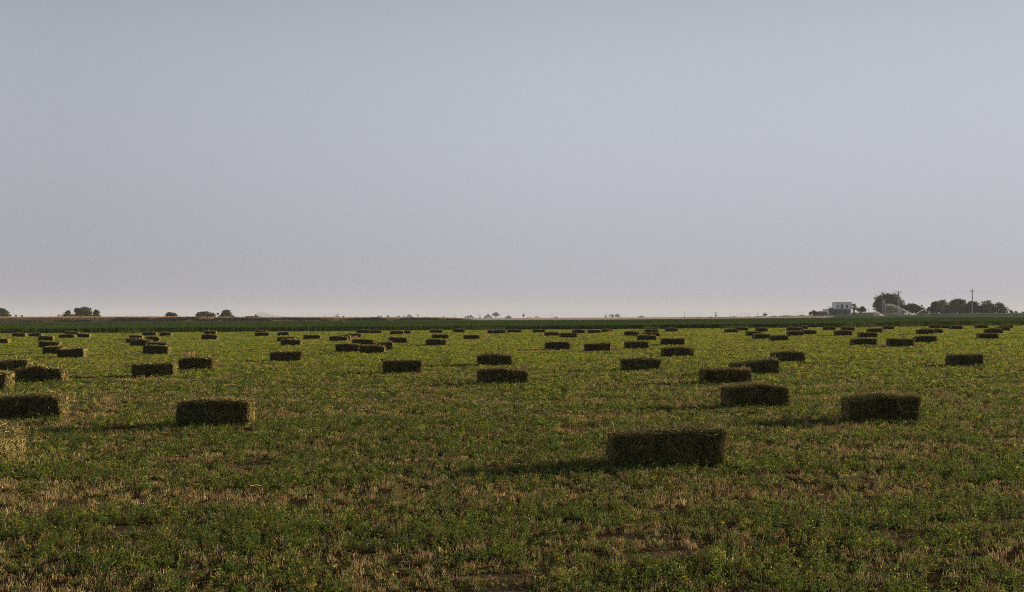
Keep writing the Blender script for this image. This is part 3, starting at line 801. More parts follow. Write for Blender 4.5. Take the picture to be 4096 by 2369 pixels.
def build_stubble():
    X, Y, S = sample_field(185000, pw=1.35)
    g = greenness(X, Y)
    keep = RNG.random(len(X)) < (1.0 - .50 * g) * (1 - .45 * sstep(18, 60, Y)) * (1 - .85 * bare(X, Y))
    X, Y, S = X[keep], Y[keep], S[keep]; n = len(X)
    vg = RNG.gamma(4, .25, n)
    X, Y, S, vg = [np.repeat(v, 4) for v in (X, Y, S, vg)]; n = len(X)
    X = X + RNG.normal(0, .020, n) * S * vg; Y = Y + RNG.normal(0, .020, n) * S * vg
    Vt, Ft, Ct = [], [], []; off = 0
    tuft = np.repeat(pick(DRY, n // 4, .16), 4, 0)
    base = np.stack([X, Y, terrain(X, Y)], 1)
    for j in range(4):
        B = base + np.concatenate([RNG.normal(0, .010, (n, 2)) * S[:, None], np.zeros((n, 1))], 1)
        hh = RNG.uniform(.014, .047, n) * (.5 + .5 * vg) * S ** .15
        tl = RNG.normal(0, .33, (n, 2)) * hh[:, None]
        T = B + np.concatenate([tl, hh[:, None]], 1)
        W = unit(np.cross(T - B, rand_dir(n))) * (RNG.uniform(.0009, .0020, (n, 1)) * S[:, None])
        A0 = B; V, Fc = straws(A0, T, W)
        Ft.append(Fc + off); off += len(V); Vt.append(V); Ct.append(np.repeat(tuft * (1 + RNG.normal(0, .18, (n, 1))).clip(.5, 1.6), 4, 0))
    me = np_mesh('stubble', np.concatenate(Vt), [np.concatenate(Ft)], M['stubble'], np.concatenate(Ct))
    tag(link('stubble', me), 'short dry cut stems standing all over the mown field', 'stubble', kind='stuff')
    # straw lying about
    X, Y, S = sample_field(74000)
    bx, by, bs = [], [], []
    for (cx, cy, bl, a) in BALE_SPOTS:
        m = int(np.clip(5200 / cy, 40, 420))
        lx = RNG.normal(0, 1, m) * .14; ly = RNG.normal(0, 1, m) * .14
        side = RNG.integers(0, 4, m)
        px_ = np.where(side < 2, RNG.uniform(-bl / 2, bl / 2, m), np.where(side == 2, -1, 1) * (bl / 2 + np.abs(lx)))
        py_ = np.where(side < 2, np.where(side == 0, -1, 1) * (BD / 2 + np.abs(ly)), RNG.uniform(-BD / 2, BD / 2, m))
        bx.append(cx + px_ * math.cos(a) - py_ * math.sin(a)); by.append(cy + px_ * math.sin(a) + py_ * math.cos(a))
    bx = np.concatenate(bx); by = np.concatenate(by)
    X = np.concatenate([X, bx]); Y = np.concatenate([Y, by]); S = np.concatenate([S, np.maximum(by / 9.0, 1) ** .75])
    near_b = RNG.random(len(X)) < .5 + .5 * (1 - greenness(X, Y))
    X, Y, S = X[near_b], Y[near_b], S[near_b]; n = len(X)
    a = RNG.uniform(0, math.pi, n); ln = RNG.gamma(2.2, .028, n).clip(.02, .22) * S ** .6
    C = np.stack([X, Y, terrain(X, Y) + RNG.uniform(.004, .045, n)], 1)
    d = np.stack([np.cos(a), np.sin(a), RNG.normal(0, .16, n)], 1)
    mid = C + np.concatenate([RNG.normal(0, .08, (n, 2)), np.abs(RNG.normal(0, .06, (n, 1)))], 1) * ln[:, None]
    A = C - d * ln[:, None] * .5; B = C + d * ln[:, None] * .5
    W = unit(np.cross(d, np.array([0, 0, 1.0]) + RNG.normal(0, .4, (n, 3)))) * (RNG.uniform(.0012, .0028, (n, 1)) * S[:, None])
    V1, F1 = straws(A, mid, W); V2, F2 = straws(mid, B, W)
    c = pick(HAY_PALE + DRY, n, .15)
    me = np_mesh('straw_litter', np.concatenate([V1, V2]), [np.concatenate([F1, F2 + len(V1)])], M['stubble'], np.repeat(np.concatenate([c, c]), 4, 0))
    tag(link('straw_litter', me), 'loose pale straw scattered over the mown field', 'straw', kind='stuff')


build_grass()
build_stubble()


# ------------------------------------------------------------------ the standing green crop behind the mown field
CROP_H = 0.70


def build_crop():
    V, Fq, Ft, C = [], [], [], []
    # closed canopy of lower leaves (a body under the blades)
    xs = np.linspace(-190, 230, 211); ts = np.concatenate([[0, 0.002], np.linspace(.01, 1, 46) ** 1.5])
    XX, TT = np.meshgrid(xs, ts, indexing='ij')
    ne = near_edge(xs)[:, None]; fe = far_edge(xs)[:, None]
    YY = ne + .5 + (fe - ne - .5) * TT
    Z = terrain(XX, YY) + (CROP_H - .07) * sstep(0, .0015, TT) + .05 * (fbm(XX / 3, YY / 3, 51, 2) - .5)
    nx, ny = XX.shape; idx = np.arange(nx * ny).reshape(nx, ny)
    V.append(np.stack([XX, YY, Z], -1).reshape(-1, 3))
    Fq.append(np.stack([idx[:-1, :-1], idx[1:, :-1], idx[1:, 1:], idx[:-1, 1:]], -1).reshape(-1, 4))
    C.append(np.array([.034, .068, .014]) * (.8 + .4 * fbm(XX / 5, YY / 9, 52, 3)).reshape(-1, 1))
    off = nx * ny
    def strip(n, y_a, y_b, w0, hs, cols, pw=1.0):
        nonlocal off
        X = RNG.uniform(-150, 185, n); t = RNG.random(n) ** pw
        Y = near_edge(X) + y_a + (y_b - y_a) * t
        ok = (Y < far_edge(X)) & (np.abs(X) < .50 * Y + 14); X, Y = X[ok], Y[ok]; m = len(X)
        zb = terrain(X, Y)
        hh = CROP_H * RNG.normal(1.02, .065, m).clip(.8, 1.3) * hs * (.90 + .22 * fbm(X / 5, Y / 12, 57, 2))
        lo = np.where(Y - near_edge(X) < 2.0, 0.0, .35)
        B = np.stack([X, Y, zb + lo], 1)
        T = np.stack([X + RNG.normal(0, .10, m), Y + RNG.normal(0, .10, m), zb + hh], 1)
        W = unit(np.stack([RNG.normal(0, 1, m), RNG.normal(0, .6, m), np.zeros(m)], 1)) * (w0 * RNG.uniform(.6, 1.3, (m, 1)))
        vv, ff = blades(B, T, W)
        V.append(vv); Ft.append(ff + off); off += len(vv)
        c = pick(cols, m, .16) * (.75 + .5 * fbm(X / 4, Y / 10, 53, 2))[:, None]
        C.append(np.repeat(c, 3, 0))
    cg = [(.082, .124, .027), (.102, .146, .032), (.070, .106, .025), (.128, .162, .042), (.090, .128, .035)]
    strip(46000, -.05, 3.5, .020, 1.0, cg, 1.2)
    strip(90000, 2, 45, .030, 1.04, cg, 1.4)
    strip(70000, 40, 330, .06, 1.06, cg, 1.3)
    me = np_mesh('green_crop', np.concatenate(V), [np.concatenate(Fq), np.concatenate(Ft)], M['crop'], np.concatenate(C))
    tag(link('green_crop', me), 'dense tall green crop standing beyond the mown field', 'crop', kind='stuff')


build_crop()


def tufts(name, P, hts, wid, cols, mat, label, cat, k=5, spread=.18, lean=.3):
    """stuff: many pointed blades rooted at points P"""
    n = len(P); Vs, Fs, Cs = [], [], []; off = 0
    for j in range(k):
        B = P + np.concatenate([RNG.normal(0, spread, (n, 2)), np.zeros((n, 1))], 1)
        hh = hts * RNG.uniform(.55, 1.1, n)
        T = B + np.concatenate([RNG.normal(0, lean, (n, 2)) * hh[:, None], hh[:, None]], 1)
        W = unit(np.stack([RNG.normal(0, 1, n), RNG.normal(0, 1, n), np.zeros(n)], 1)) * (wid * RNG.uniform(.6, 1.3, (n, 1)))
        v, f = blades(B, T, W)
        Vs.append(v); Fs.append(f + off); off += len(v)
        c = cols if isinstance(cols, np.ndarray) else pick(cols, n, .16)
        Cs.append(np.repeat(c * (1 + RNG.normal(0, .12, (n, 1))).clip(.6, 1.5), 3, 0))
    me = np_mesh(name, np.concatenate(Vs), [np.concatenate(Fs)], mat, np.concatenate(Cs))
    return tag(link(name, me), label, cat, kind='stuff')


# weeds along the edge of the crop
def build_edge_weeds():
    pts = []
    for (a, b, yy, n) in ((3385, 3500, 1311, 110), (3370, 3420, 1310, 40), (3600, 3700, 1309, 40), (2580, 2640, 1319, 30), (490, 560, 1335, 40),
                          (1900, 2020, 1323, 40), (2880, 3000, 1316, 60), (3880, 4090, 1306, 60)):
        for _ in range(n):
            g = ground_at(random.uniform(a, b), yy + random.uniform(-1.0, 1.5)); pts.append(g)
    P = np.array(pts)
    tufts('tall_weeds', P, RNG.uniform(.3, .95, len(P)), .022, [(.075, .10, .03), (.10, .11, .04), (.055, .08, .022)], M['bank_grass'],
          'loose tall weeds growing along the foot of the green crop', 'weeds', 6, .12, .22)


build_edge_weeds()


# ------------------------------------------------------------------ embankment with dry grass, far strip of dry grass, far green field weeds
def bank_top(px):
    return np.interp(px, [-900, 0, 600, 1000, 1500, 1700, 1830, 1905, 1960], [2.9, 2.85, 2.7, 2.2, 1.85, 1.75, 1.45, .6, 0.0])


def build_bank():
    xs = np.linspace(-330, -4, 260); Yb = 470.0
    prof = [(-7, 0), (-5.2, .35), (-3.2, .75), (-1.6, .95), (0, 1), (2.0, .97), (5, .6), (9, 0)]
    pxs = CX + F * xs / Yb
    top = bank_top(pxs) * .80
    V, C = [], []
    for i, x in enumerate(xs):
        for dy, s in prof:
            V.append((x, Yb + dy + 2 * math.sin(x * .05), -0.03 + top[i] * s * (1 + .10 * math.sin(x * .31 + dy))))
    m = len(prof); idx = np.arange(len(xs) * m).reshape(len(xs), m)
    f = np.stack([idx[:-1, :-1], idx[1:, :-1], idx[1:, 1:], idx[:-1, 1:]], -1).reshape(-1, 4)
    me = np_mesh('embankment', np.array(V), [f], M['bank'], None, smooth=True)
    tag(link('embankment', me), kind='structure')
    # its grass and weeds
    n = 44000
    X = RNG.uniform(-325, -6, n); dy = RNG.uniform(-7, 6, n)
    zz = np.interp(dy, [p[0] for p in prof], [p[1] for p in prof]) * bank_top(CX + F * X / Yb) * .80
    ok = bank_top(CX + F * X / Yb) > .05; X, dy, zz = X[ok], dy[ok], zz[ok]
    P = np.stack([X, Yb + dy + 2 * np.sin(X * .05), zz - .03], 1)
    hgt = np.where(dy > -2.4, RNG.uniform(.5, .95, len(X)), RNG.uniform(.35, .7, len(X))) * np.clip(bank_top(CX + F * X / Yb) / 1.6, .35, 1)
    dry = pick([(.60, .40, .19), (.52, .33, .15), (.66, .46, .24), (.44, .29, .13)], len(X))
    grn = pick([(.048, .062, .014), (.066, .076, .018), (.085, .080, .024)], len(X))
    gmask = fbm(X / 7, dy / 3, 61, 3) + .16 * sstep(-210, -110, X) - .22 * sstep(-3.0, -1.0, dy) - .17 * sstep(-175, -240, X)
    col = np.where((gmask > .56)[:, None], grn, dry)  # green weeds mostly on the front; their dark colour also paints its shade
    tufts('bank_grass', P, hgt, .07, col, M['bank_grass'], 'dry tan grass and dark weeds covering the embankment', 'dry grass', 4, .25, .3)


build_bank()


def build_far_grass():
    # pale dry grass field between crop and horizon in the middle of the view
    n = 16000
    px = RNG.uniform(1880, 3330, n); Y = RNG.uniform(455, 640, n); X = (px - CX) / F * Y
    P = np.stack([X, Y, terrain(X, Y) - .02], 1)
    tufts('pale_grass', P, RNG.uniform(.25, .5, n), .09, [(.46, .37, .28), (.40, .31, .23), (.50, .42, .32)], M['bank_grass'],
          'pale bleached grass of the dry field beyond the crop', 'dry grass', 3, .4, .25)
    # patchy dry tufts in the green field beyond the crop (below house and sprinklers)
    pts = []
    for (a, b, y0, y1, n) in ((3230, 3560, 1267, 1272, 330), (3560, 3900, 1268, 1271.5, 260), (3780, 3800, 1267, 1270, 60), (3830, 3860, 1266, 1270, 70),
                              (3960, 4110, 1266.5, 1270.5, 700), (3890, 3960, 1252, 1258, 60), (2700, 3240, 1263, 1270, 500)):
        for _ in range(n):
            p = at(random.uniform(a, b), random.uniform(y0, y1), random.uniform(440, 458)); pts.append((p[0], p[1], float(terrain(p[0], p[1]))))
    P = np.array(pts)
    tufts('dry_tufts', P, RNG.uniform(.35, .8, len(P)), .07, [(.34, .25, .13), (.28, .18, .09), (.42, .34, .22)], M['bank_grass'],
          'dry tan tufts along the border of the far green field', 'dry grass', 4, .3, .3)
    # leafy rows (far weeds / corn) along the skyline
    n = 5200
    px = np.concatenate([RNG.uniform(3190, 4250, n), RNG.uniform(2720, 3240, 1500)])
    Y = np.concatenate([RNG.uniform(588, 606, n), RNG.uniform(590, 606, 1500)]); X = (px - CX) / F * Y
    P = np.stack([X, Y, terrain(X, Y)], 1)
    ht = RNG.uniform(.35, 1.0, len(P)) * (.55 + .75 * vnoise(px / 14, px * 0, 91)); ht[n:] *= .85
    tufts('leafy_rows', P, ht, .10, [(.085, .115, .04), (.12, .145, .055), (.06, .085, .03), (.15, .17, .07)], M['tree_leaf'],
          'low leafy plants along the skyline in front of the farmhouse and trees', 'plants', 6, .3, .45)
    # short sward of the far green field
    n = 9000
    X = RNG.uniform(80, 320, n); Y = RNG.uniform(450, 600, n); ok = (X / Y > .25); X, Y = X[ok], Y[ok]
    P = np.stack([X, Y, terrain(X, Y) - .02], 1)
    tufts('far_field_grass', P, RNG.uniform(.12, .3, len(P)), .09, [(.075, .115, .045), (.09, .13, .05), (.06, .095, .035)], M['crop'],
          'even green sward of the far field around the sprinklers', 'grass', 3, .5, .4)


build_far_grass()


# ------------------------------------------------------------------ hill
def build_hill():
    Yh = 11000.0; k = Yh / F
    yb = 1275.0
    prof = [(985, 1275), (1005, 1272), (1022, 1264), (1034, 1253), (1041, 1248), (1046.5, 1246.2), (1053, 1247.2), (1066, 1251.5), (1082, 1257.5),
            (1098, 1261), (1120, 1265), (1150, 1269), (1190, 1272.5), (1240, 1275)]
    V = []; m = 9
    for (px, py) in prof:
        ht = max(0.0, (yb - py) * k); x = (px - CX) * k
        for j in range(m):
            t = -1 + 2 * j / (m - 1)
            V.append((x + 8 * math.sin(j * 2.1 + px), Yh + t * (100 + ht * 5), -1 + ht * (1 - abs(t) ** 1.3) * (1 + .06 * math.sin(px * .3 + j))))
    idx = np.arange(len(prof) * m).reshape(len(prof), m)
    f = np.stack([idx[:-1, :-1], idx[1:, :-1], idx[1:, 1:], idx[:-1, 1:]], -1).reshape(-1, 4)
    tag(link('hill', np_mesh('hill', np.array(V), [f], M['hill'], None, smooth=True)), kind='structure')


build_hill()


# ------------------------------------------------------------------ trees
LEAF_SETS = dict(
    dark=[(.052, .078, .022), (.070, .100, .028), (.042, .062, .020), (.095, .122, .032)],
    mid=[(.085, .115, .034), (.110, .142, .040), (.066, .092, .028), (.15, .17, .05)],
    olive=[(.095, .105, .045), (.12, .125, .055), (.075, .085, .038)],
    pale=[(.15, .145, .085), (.19, .175, .105), (.12, .12, .07)],  # olive and pale also paint distance haze into the far trees
)


def tree(name, xl, xr, ytop, Y, label, cat='tree', leaves='dark', trunk=.25, blobs=20, nleaf=1900, low=.0, power=1.0, leafsz=None, gap=.0, group=None,
         peak=.5, rag=.08, base_y=None, seed=None, bare=False):
    """xl..xr = crown width in the photo, ytop = its top; stands at depth Y. low = where the crown starts (share of height)"""
    rg = np.random.default_rng(seed if seed is not None else int(xl * 7 + ytop))
    if Y >= 780:
        Y *= 2.2; leafsz = (leafsz or .3) * 1.9
    elif Y <= 645 and xr < 1200:
        Y -= 105
    cxp = (xl + xr) / 2
    X = (cxp - CX) / F * Y
    p = at(cxp, ytop, Y); X = p[0]
    zg = float(terrain(X, Y))
    H = max(p[2] - zg, .8); Wd = (xr - xl) * mpp(Y) * (1.0 if Y >= 1500 else 1.26 if 3735 < xl < 4020 else 1.13)
    root = empty(name, (X, Y, zg - .05), label, cat, group)
    # trunk with limbs
    mb = MB(); th = H * max(low, .12) + .2
    r0 = max(.07, .035 * H) * (.8 + trunk)
    mb.tube([(0, 0, 0), (.02 * H * rg.normal(), .02 * H * rg.normal(), th * .6), (.03 * H * rg.normal(), 0, th), (.02 * H, 0, H * .62)],
            [r0 * 1.25, r0, r0 * .85, r0 * .3], 7)
    for _ in range(6):
        a = rg.uniform(0, 2 * math.pi); rr = Wd * rg.uniform(.18, .38)
        z0 = th * rg.uniform(.7, 1.05)
        mb.tube([(0, 0, z0), (math.cos(a) * rr * .5, math.sin(a) * rr * .5, z0 + (H - z0) * .35), (math.cos(a) * rr, math.sin(a) * rr, z0 + (H - z0) * rg.uniform(.5, .85))],
                [r0 * .5, r0 * .3, r0 * .1], 5)
    if bare:
        for _ in range(26):
            a = rg.uniform(0, 2 * math.pi); z0 = H * rg.uniform(.3, .7); rr = Wd * rg.uniform(.2, .5)
            mb.tube([(0, 0, z0), (math.cos(a) * rr, math.sin(a) * rr * .6, min(H, z0 + H * rg.uniform(.15, .35)))], [r0 * .25, r0 * .08], 4)
    mb.build('trunk', M['bark'], root)
    # crown: leaf clumps through a lumpy volume
    z0 = H * low
    B = []
    for i in range(blobs):
        t = rg.random() ** .9
        zc = z0 + (H - z0) * ((.12 if low > .15 else .05) + .78 * t)
        # half width of the envelope at this height: widest at 'peak'
        q = (t - peak) / (peak if t < peak else 1 - peak)
        env = (math.sqrt(max(.02, 1 - abs(q) ** 2.2 * .92)) if (q > 0 or low > .15) else 1 - .16 * abs(q) ** 2) ** power
        a = rg.uniform(0, 2 * math.pi); rr = Wd / 2 * env * rg.uniform(.25, .82)
        rb = rg.uniform(.15, .29) * min(Wd, (H - z0) * 1.25) * (.75 + .25 * env)
        xx = math.cos(a) * rr; yy = math.sin(a) * rr
        lim = Wd / 2 * 1.0 - rb * .9
        if abs(xx) > max(lim, 0): xx = math.copysign(max(lim, 0), xx)
        zc = min(zc, H - rb * .8); zc = max(zc, z0 + rb * (.5 if low > .15 else .15))
        B.append((xx, yy, zc, rb))
    B[0] = (B[0][0] * .3, 0, H - B[0][3] * .85, B[0][3])
    B[1] = (-Wd / 2 + B[1][3], 0, z0 + (H - z0) * peak * .8, B[1][3]); 
    if blobs > 2: B[2] = (Wd / 2 - B[2][3], 0, z0 + (H - z0) * peak * .8, B[2][3])
    B = np.array(B)
    nleaf = int(nleaf * 2.2)
    pr = B[:, 3] ** 2; k = rg.choice(len(B), nleaf, p=pr / pr.sum())
    d = unit(rg.normal(size=(nleaf, 3)))
    rad = B[k, 3] * (rg.random(nleaf) ** .45) * (1 + rg.normal(0, rag, nleaf))
    C = B[k, :3] + d * rad[:, None] * np.array([1, 1, .9])
    keep = vnoise(C[:, 0] * 1.1 / max(Wd, 1) * 9, C[:, 2] / max(H, 1) * 9, 3) > gap * .55
    C = C[keep]; k = k[keep]; d = d[keep]; n = len(C)
    C[:, 2] = np.clip(C[:, 2], .15, None)
    ls = leafsz if leafsz else np.clip(.05 * (Wd * H) ** .5, .15, .42)
    nrm = unit(d + rg.normal(0, .8, (n, 3))); u = unit(np.cross(nrm, rg.normal(size=(n, 3)))); v = np.cross(nrm, u)
    sz = (rg.uniform(.55, 1.25, n) * ls)[:, None]
    Vv, Fc = diamonds(C, u * sz, v * sz * .65)
    lc = np.asarray(LEAF_SETS[leaves]); cc = lc[rg.integers(0, len(lc), n)] * (1 + rg.normal(0, .15, (n, 1))).clip(.5, 1.6)
    clump = (.8 + .4 * rg.random(len(B)))[k][:, None]
    link('crown', np_mesh('crown', Vv, [Fc], M['tree_leaf'], np.repeat(cc * clump, 4, 0)), root)
    return root


GT = 'trees on the skyline'
tree('tree', -34, 40, 1233, 620, 'broad dark tree cut by the photo edge above the embankment', leaves='dark', group=GT, nleaf=2000)
tree('bush', 52, 72, 1259, 640, 'small round dark bush next to the edge tree', 'bush', blobs=6, nleaf=500, group=GT)
tree('bush', 78, 95, 1260.5, 640, 'tiny bush between the edge tree and the clump of three', 'bush', blobs=5, nleaf=400, group=GT)
tree('bush', 220, 250, 1257, 800, 'pale thin bush at the foot of the three-tree clump', 'bush', 'pale', blobs=6, nleaf=350, gap=.35, group=GT)
tree('tree', 241, 300, 1241, 620, 'low wide tree beginning the clump of three', leaves='dark', gap=.2, group=GT)
tree('tree', 296, 366, 1226, 625, 'tallest middle tree of the clump of three', leaves='dark', nleaf=2600, group=GT)
tree('tree', 363, 404, 1239, 618, 'compact square-shouldered tree ending the clump of three', leaves='dark', blobs=10, group=GT)
tree('bush', 657, 709, 1247, 620, 'lone dark dome-shaped bush above the embankment', 'bush', peak=.3, nleaf=1300, group=GT)
tree('bush', 741, 755, 1264, 700, 'tiny pale bush on the embankment skyline', 'bush', 'olive', blobs=4, nleaf=220, group=GT)
tree('tree', 774, 858, 1246, 625, 'wide low tree sloping down on one side, next to the domed pair', leaves='mid', peak=.35, nleaf=2000, gap=.12, group=GT)
tree('bush', 859, 884, 1251, 622, 'small bush touching a round tree', 'bush', blobs=6, nleaf=600, group=GT)
tree('tree', 878, 937, 1239, 625, 'round tree with a ragged shoulder, touching a small bush', leaves='dark', nleaf=1900, group=GT)
tree('tree', 1010, 1033, 1256.5, 640, 'small tree rising behind the low brown shed', leaves='olive', blobs=8, nleaf=600, group=GT)
tree('tree', 1340, 1347, 1259.5, 900, 'narrower of two thin upright trees side by side', leaves='olive', blobs=5, nleaf=260, low=.2, leafsz=.3, group=GT)
tree('tree', 1346, 1357, 1257, 900, 'wider of two thin upright trees side by side', leaves='olive', blobs=6, nleaf=380, low=.2, leafsz=.3, group=GT)
tree('bush', 1366, 1381, 1264, 900, 'low bush after the two thin upright trees', 'bush', 'olive', blobs=5, nleaf=300, group=GT)
tree('bush', 1505, 1519, 1262, 900, 'spiky low bush with a smaller companion', 'bush', 'olive', blobs=6, nleaf=320, gap=.2, group=GT)
tree('bush', 1517, 1530, 1264.5, 900, 'smaller companion of the spiky low bush', 'bush', 'olive', blobs=5, nleaf=240, gap=.2, group=GT)
tree('bush', 1542, 1563, 1262, 800, 'dark pointed bush on the embankment skyline', 'bush', 'mid', blobs=6, nleaf=420, peak=.3, group=GT)
tree('bush', 1587, 1605, 1263.5, 900, 'low oval bush before the wide grey tree', 'bush', 'olive', blobs=5, nleaf=380, group=GT)
tree('bush', 1610, 1621, 1262, 1100, 'small round bush touching the wide grey tree', 'bush', 'olive', blobs=5, nleaf=260, group=GT)
tree('tree', 1619, 1654, 1258, 1200, 'wide hazy grey-green tree sloping to one side', leaves='olive', blobs=12, nleaf=900, peak=.4, leafsz=.42, group=GT)
tree('bush', 1769, 1779, 1263.5, 900, 'tiny bush near the end of the embankment', 'bush', 'olive', blobs=4, nleaf=180, group=GT)
tree('bush', 1857, 1895, 1262, 1000, 'rounded grey bush behind the tapering end of the embankment', 'bush', 'olive', blobs=9, nleaf=700, gap=.2, leafsz=.4, group=GT)
tree('tree', 1916, 1923, 1261, 1200, 'very slim pale poplar beside the dome-shaped tree', leaves='olive', blobs=6, nleaf=240, peak=.35, leafsz=.35, group=GT)
tree('tree', 1937, 1969, 1257, 1100, 'dome-shaped hazy tree beside a taller one', leaves='mid', blobs=12, nleaf=1100, peak=.35, leafsz=.42, group=GT)
tree('tree', 1969, 1997, 1250, 1050, 'tall loose hazy tree with visible trunk, middle of the skyline', leaves='olive', blobs=12, nleaf=1000, low=.28, peak=.6, leafsz=.42, group=GT)
tree('bush', 2019, 2046, 1262, 1000, 'spiky dome bush past the tall loose tree', 'bush', 'mid', blobs=9, nleaf=800, peak=.35, leafsz=.38, group=GT)
tree('tree', 2089, 2099, 1255, 1000, 'small lollipop-shaped poplar standing alone', leaves='olive', blobs=7, nleaf=420, low=.3, peak=.55, leafsz=.34, group=GT)
tree('bush', 2106, 2112, 1270, 1000, 'tiniest scrub beside the lollipop poplar', 'bush', 'olive', blobs=3, nleaf=100, group=GT)
tree('bush', 2114, 2126, 1269, 1000, 'little round scrub between poplar and thin grey bush', 'bush', 'mid', blobs=4, nleaf=240, group=GT)
tree('bush', 2138, 2158, 1266, 1100, 'thin airy grey bush on the open skyline', 'bush', 'pale', blobs=7, nleaf=330, gap=.35, low=.2, leafsz=.38, group=GT)
tree('bush', 2215, 2231, 1266, 1100, 'thin bush next to a skyline pole', 'bush', 'olive', blobs=6, nleaf=330, gap=.25, leafsz=.36, group=GT)
tree('tree', 2416, 2427, 1260, 1000, 'leafless scrawny tree by a skyline pole', leaves='pale', blobs=4, nleaf=50, bare=True, group=GT)
tree('tree', 2434, 2457, 1258, 1000, 'first of two matching airy round trees', leaves='olive', blobs=9, nleaf=520, gap=.28, low=.22, leafsz=.36, group=GT)
tree('tree', 2459, 2481, 1257, 1000, 'second of two matching airy round trees, slightly taller', leaves='olive', blobs=9, nleaf=600, gap=.22, low=.22, leafsz=.36, group=GT)
tree('bush', 2553, 2575, 1263, 1100, 'flat-topped grey bush alone on the pale field skyline', 'bush', 'olive', blobs=7, nleaf=420, gap=.2, leafsz=.4, group=GT)
tree('tree', 2859, 2869, 1249, 1300, 'faint hazy columnar poplar on the skyline', leaves='olive', blobs=9, nleaf=520, peak=.4, leafsz=.42, group=GT)
tree('bush', 3052, 3069, 1249, 600, 'dark spindly upright shrub in the leafy row', 'bush', 'mid', blobs=7, nleaf=360, gap=.3, peak=.65, group=GT)
tree('bush', 3237, 3269, 1241, 600, 'dark many-stemmed bush by the low brick wing of the farmhouse', 'bush', 'dark', blobs=9, nleaf=900, gap=.18, peak=.6, group=GT)
tree('tree', 3400, 3429, 1214, 597, 'pollarded tree with thick dark trunk and wispy crown beside the farmhouse', leaves='pale', blobs=9, nleaf=420, gap=.3, low=.42, trunk=1.3, leafsz=.26, group=GT)
tree('tree', 3428, 3463, 1226, 640, 'round pale-leaved small tree behind the boundary wall', leaves='olive', blobs=11, nleaf=1200, low=.3, gap=.1, group=GT)
tree('tree', 3496, 3614, 1174, 640, 'biggest leafy tree, behind the transformer poles', leaves='mid', blobs=46, nleaf=8200, peak=.50, rag=.10, leafsz=.42, group=GT)
tree('tree', 3612, 3686, 1214, 632, 'dense dark bushy tree behind the water jets', leaves='dark', blobs=16, nleaf=2600, peak=.45, group=GT)
tree('bush', 3678, 3699, 1219, 636, 'spiky young tree attached to the dense tree behind the jets', 'tree', 'mid', blobs=6, nleaf=420, gap=.3, peak=.7, group=GT)
tree('bush', 3684, 3712, 1240, 634, 'low bush under the short water jet', 'bush', 'olive', blobs=7, nleaf=700, group=GT)
tree('bush', 3706, 3730, 1228, 640, 'greyish bush at the foot of the ball-shaped tree', 'bush', 'olive', blobs=7, nleaf=700, gap=.2, group=GT)
tree('tree', 3716, 3779, 1207, 625, 'smooth ball-shaped dark tree', leaves='dark', blobs=20, nleaf=3000, peak=.5, rag=.08, low=.08, group=GT)
tree('tree', 3742, 3804, 1196, 660, 'lighter feathery tree behind the ball-shaped one', leaves='olive', blobs=16, nleaf=2200, gap=.12, group=GT)
tree('tree', 3799, 3873, 1195, 645, 'tall rounded grey-green tree before the concrete pole', leaves='mid', blobs=20, nleaf=3000, group=GT)
tree('tree', 3862, 3922, 1206, 640, 'dark broad tree directly behind the concrete pole', leaves='dark', blobs=16, nleaf=2400, gap=.1, group=GT)
tree('tree', 3916, 3988, 1200, 638, 'tree with a clumpy pointed top, beyond the concrete pole', leaves='mid', blobs=18, nleaf=2600, gap=.16, rag=.18, group=GT)
tree('tree', 3974, 4027, 1213, 636, 'gappy outer tree ending the tall group', leaves='dark', blobs=14, nleaf=1600, gap=.26, rag=.2, group=GT)
tree('bush', 4027, 4052, 1238, 640, 'low dark bush just past the tall group', 'bush', 'dark', blobs=7, nleaf=700, gap=.15, group=GT)
tree('bush', 4053, 4070, 1243, 640, 'three-pronged small bush near the photo edge', 'bush', 'dark', blobs=6, nleaf=420, gap=.2, group=GT)
tree('bush', 4072, 4110, 1246, 660, 'thin bush fading out at the photo edge', 'bush', 'olive', blobs=7, nleaf=500, gap=.25, group=GT)


# ------------------------------------------------------------------ dry weed clumps in the mown field
def weed(px, py, h, label, col):
    g = ground_at(px, py); n = 46; rg = RNG
    B = np.concatenate([rg.normal(0, .09, (n, 1)), rg.normal(0, .06, (n, 1)), np.zeros((n, 1))], 1)
    T = B + np.concatenate([rg.normal(0, .15, (n, 2)), rg.uniform(.4, 1, (n, 1)) * h], 1)
    V, Fc = straws(B, T, unit(np.cross(T - B, rand_dir(n))) * .006)
    m = 90; C = T[rg.integers(0, n, m)] + rg.normal(0, .04, (m, 3)); C[:, 2] = np.maximum(C[:, 2], .01)
    u = rand_dir(m) * .030; w = unit(np.cross(u, rand_dir(m))) * .018
    V2, F2 = diamonds(C, u, w)
    c = pick(col, n + m, .15)
    me = np_mesh('dry_weed', np.concatenate([V, V2]), [np.concatenate([Fc, F2 + len(V)])], M['stubble'], np.repeat(c, 4, 0))
    tag(link('dry_weed', me, None, g), label, 'weed', 'dry weed clumps in the field')


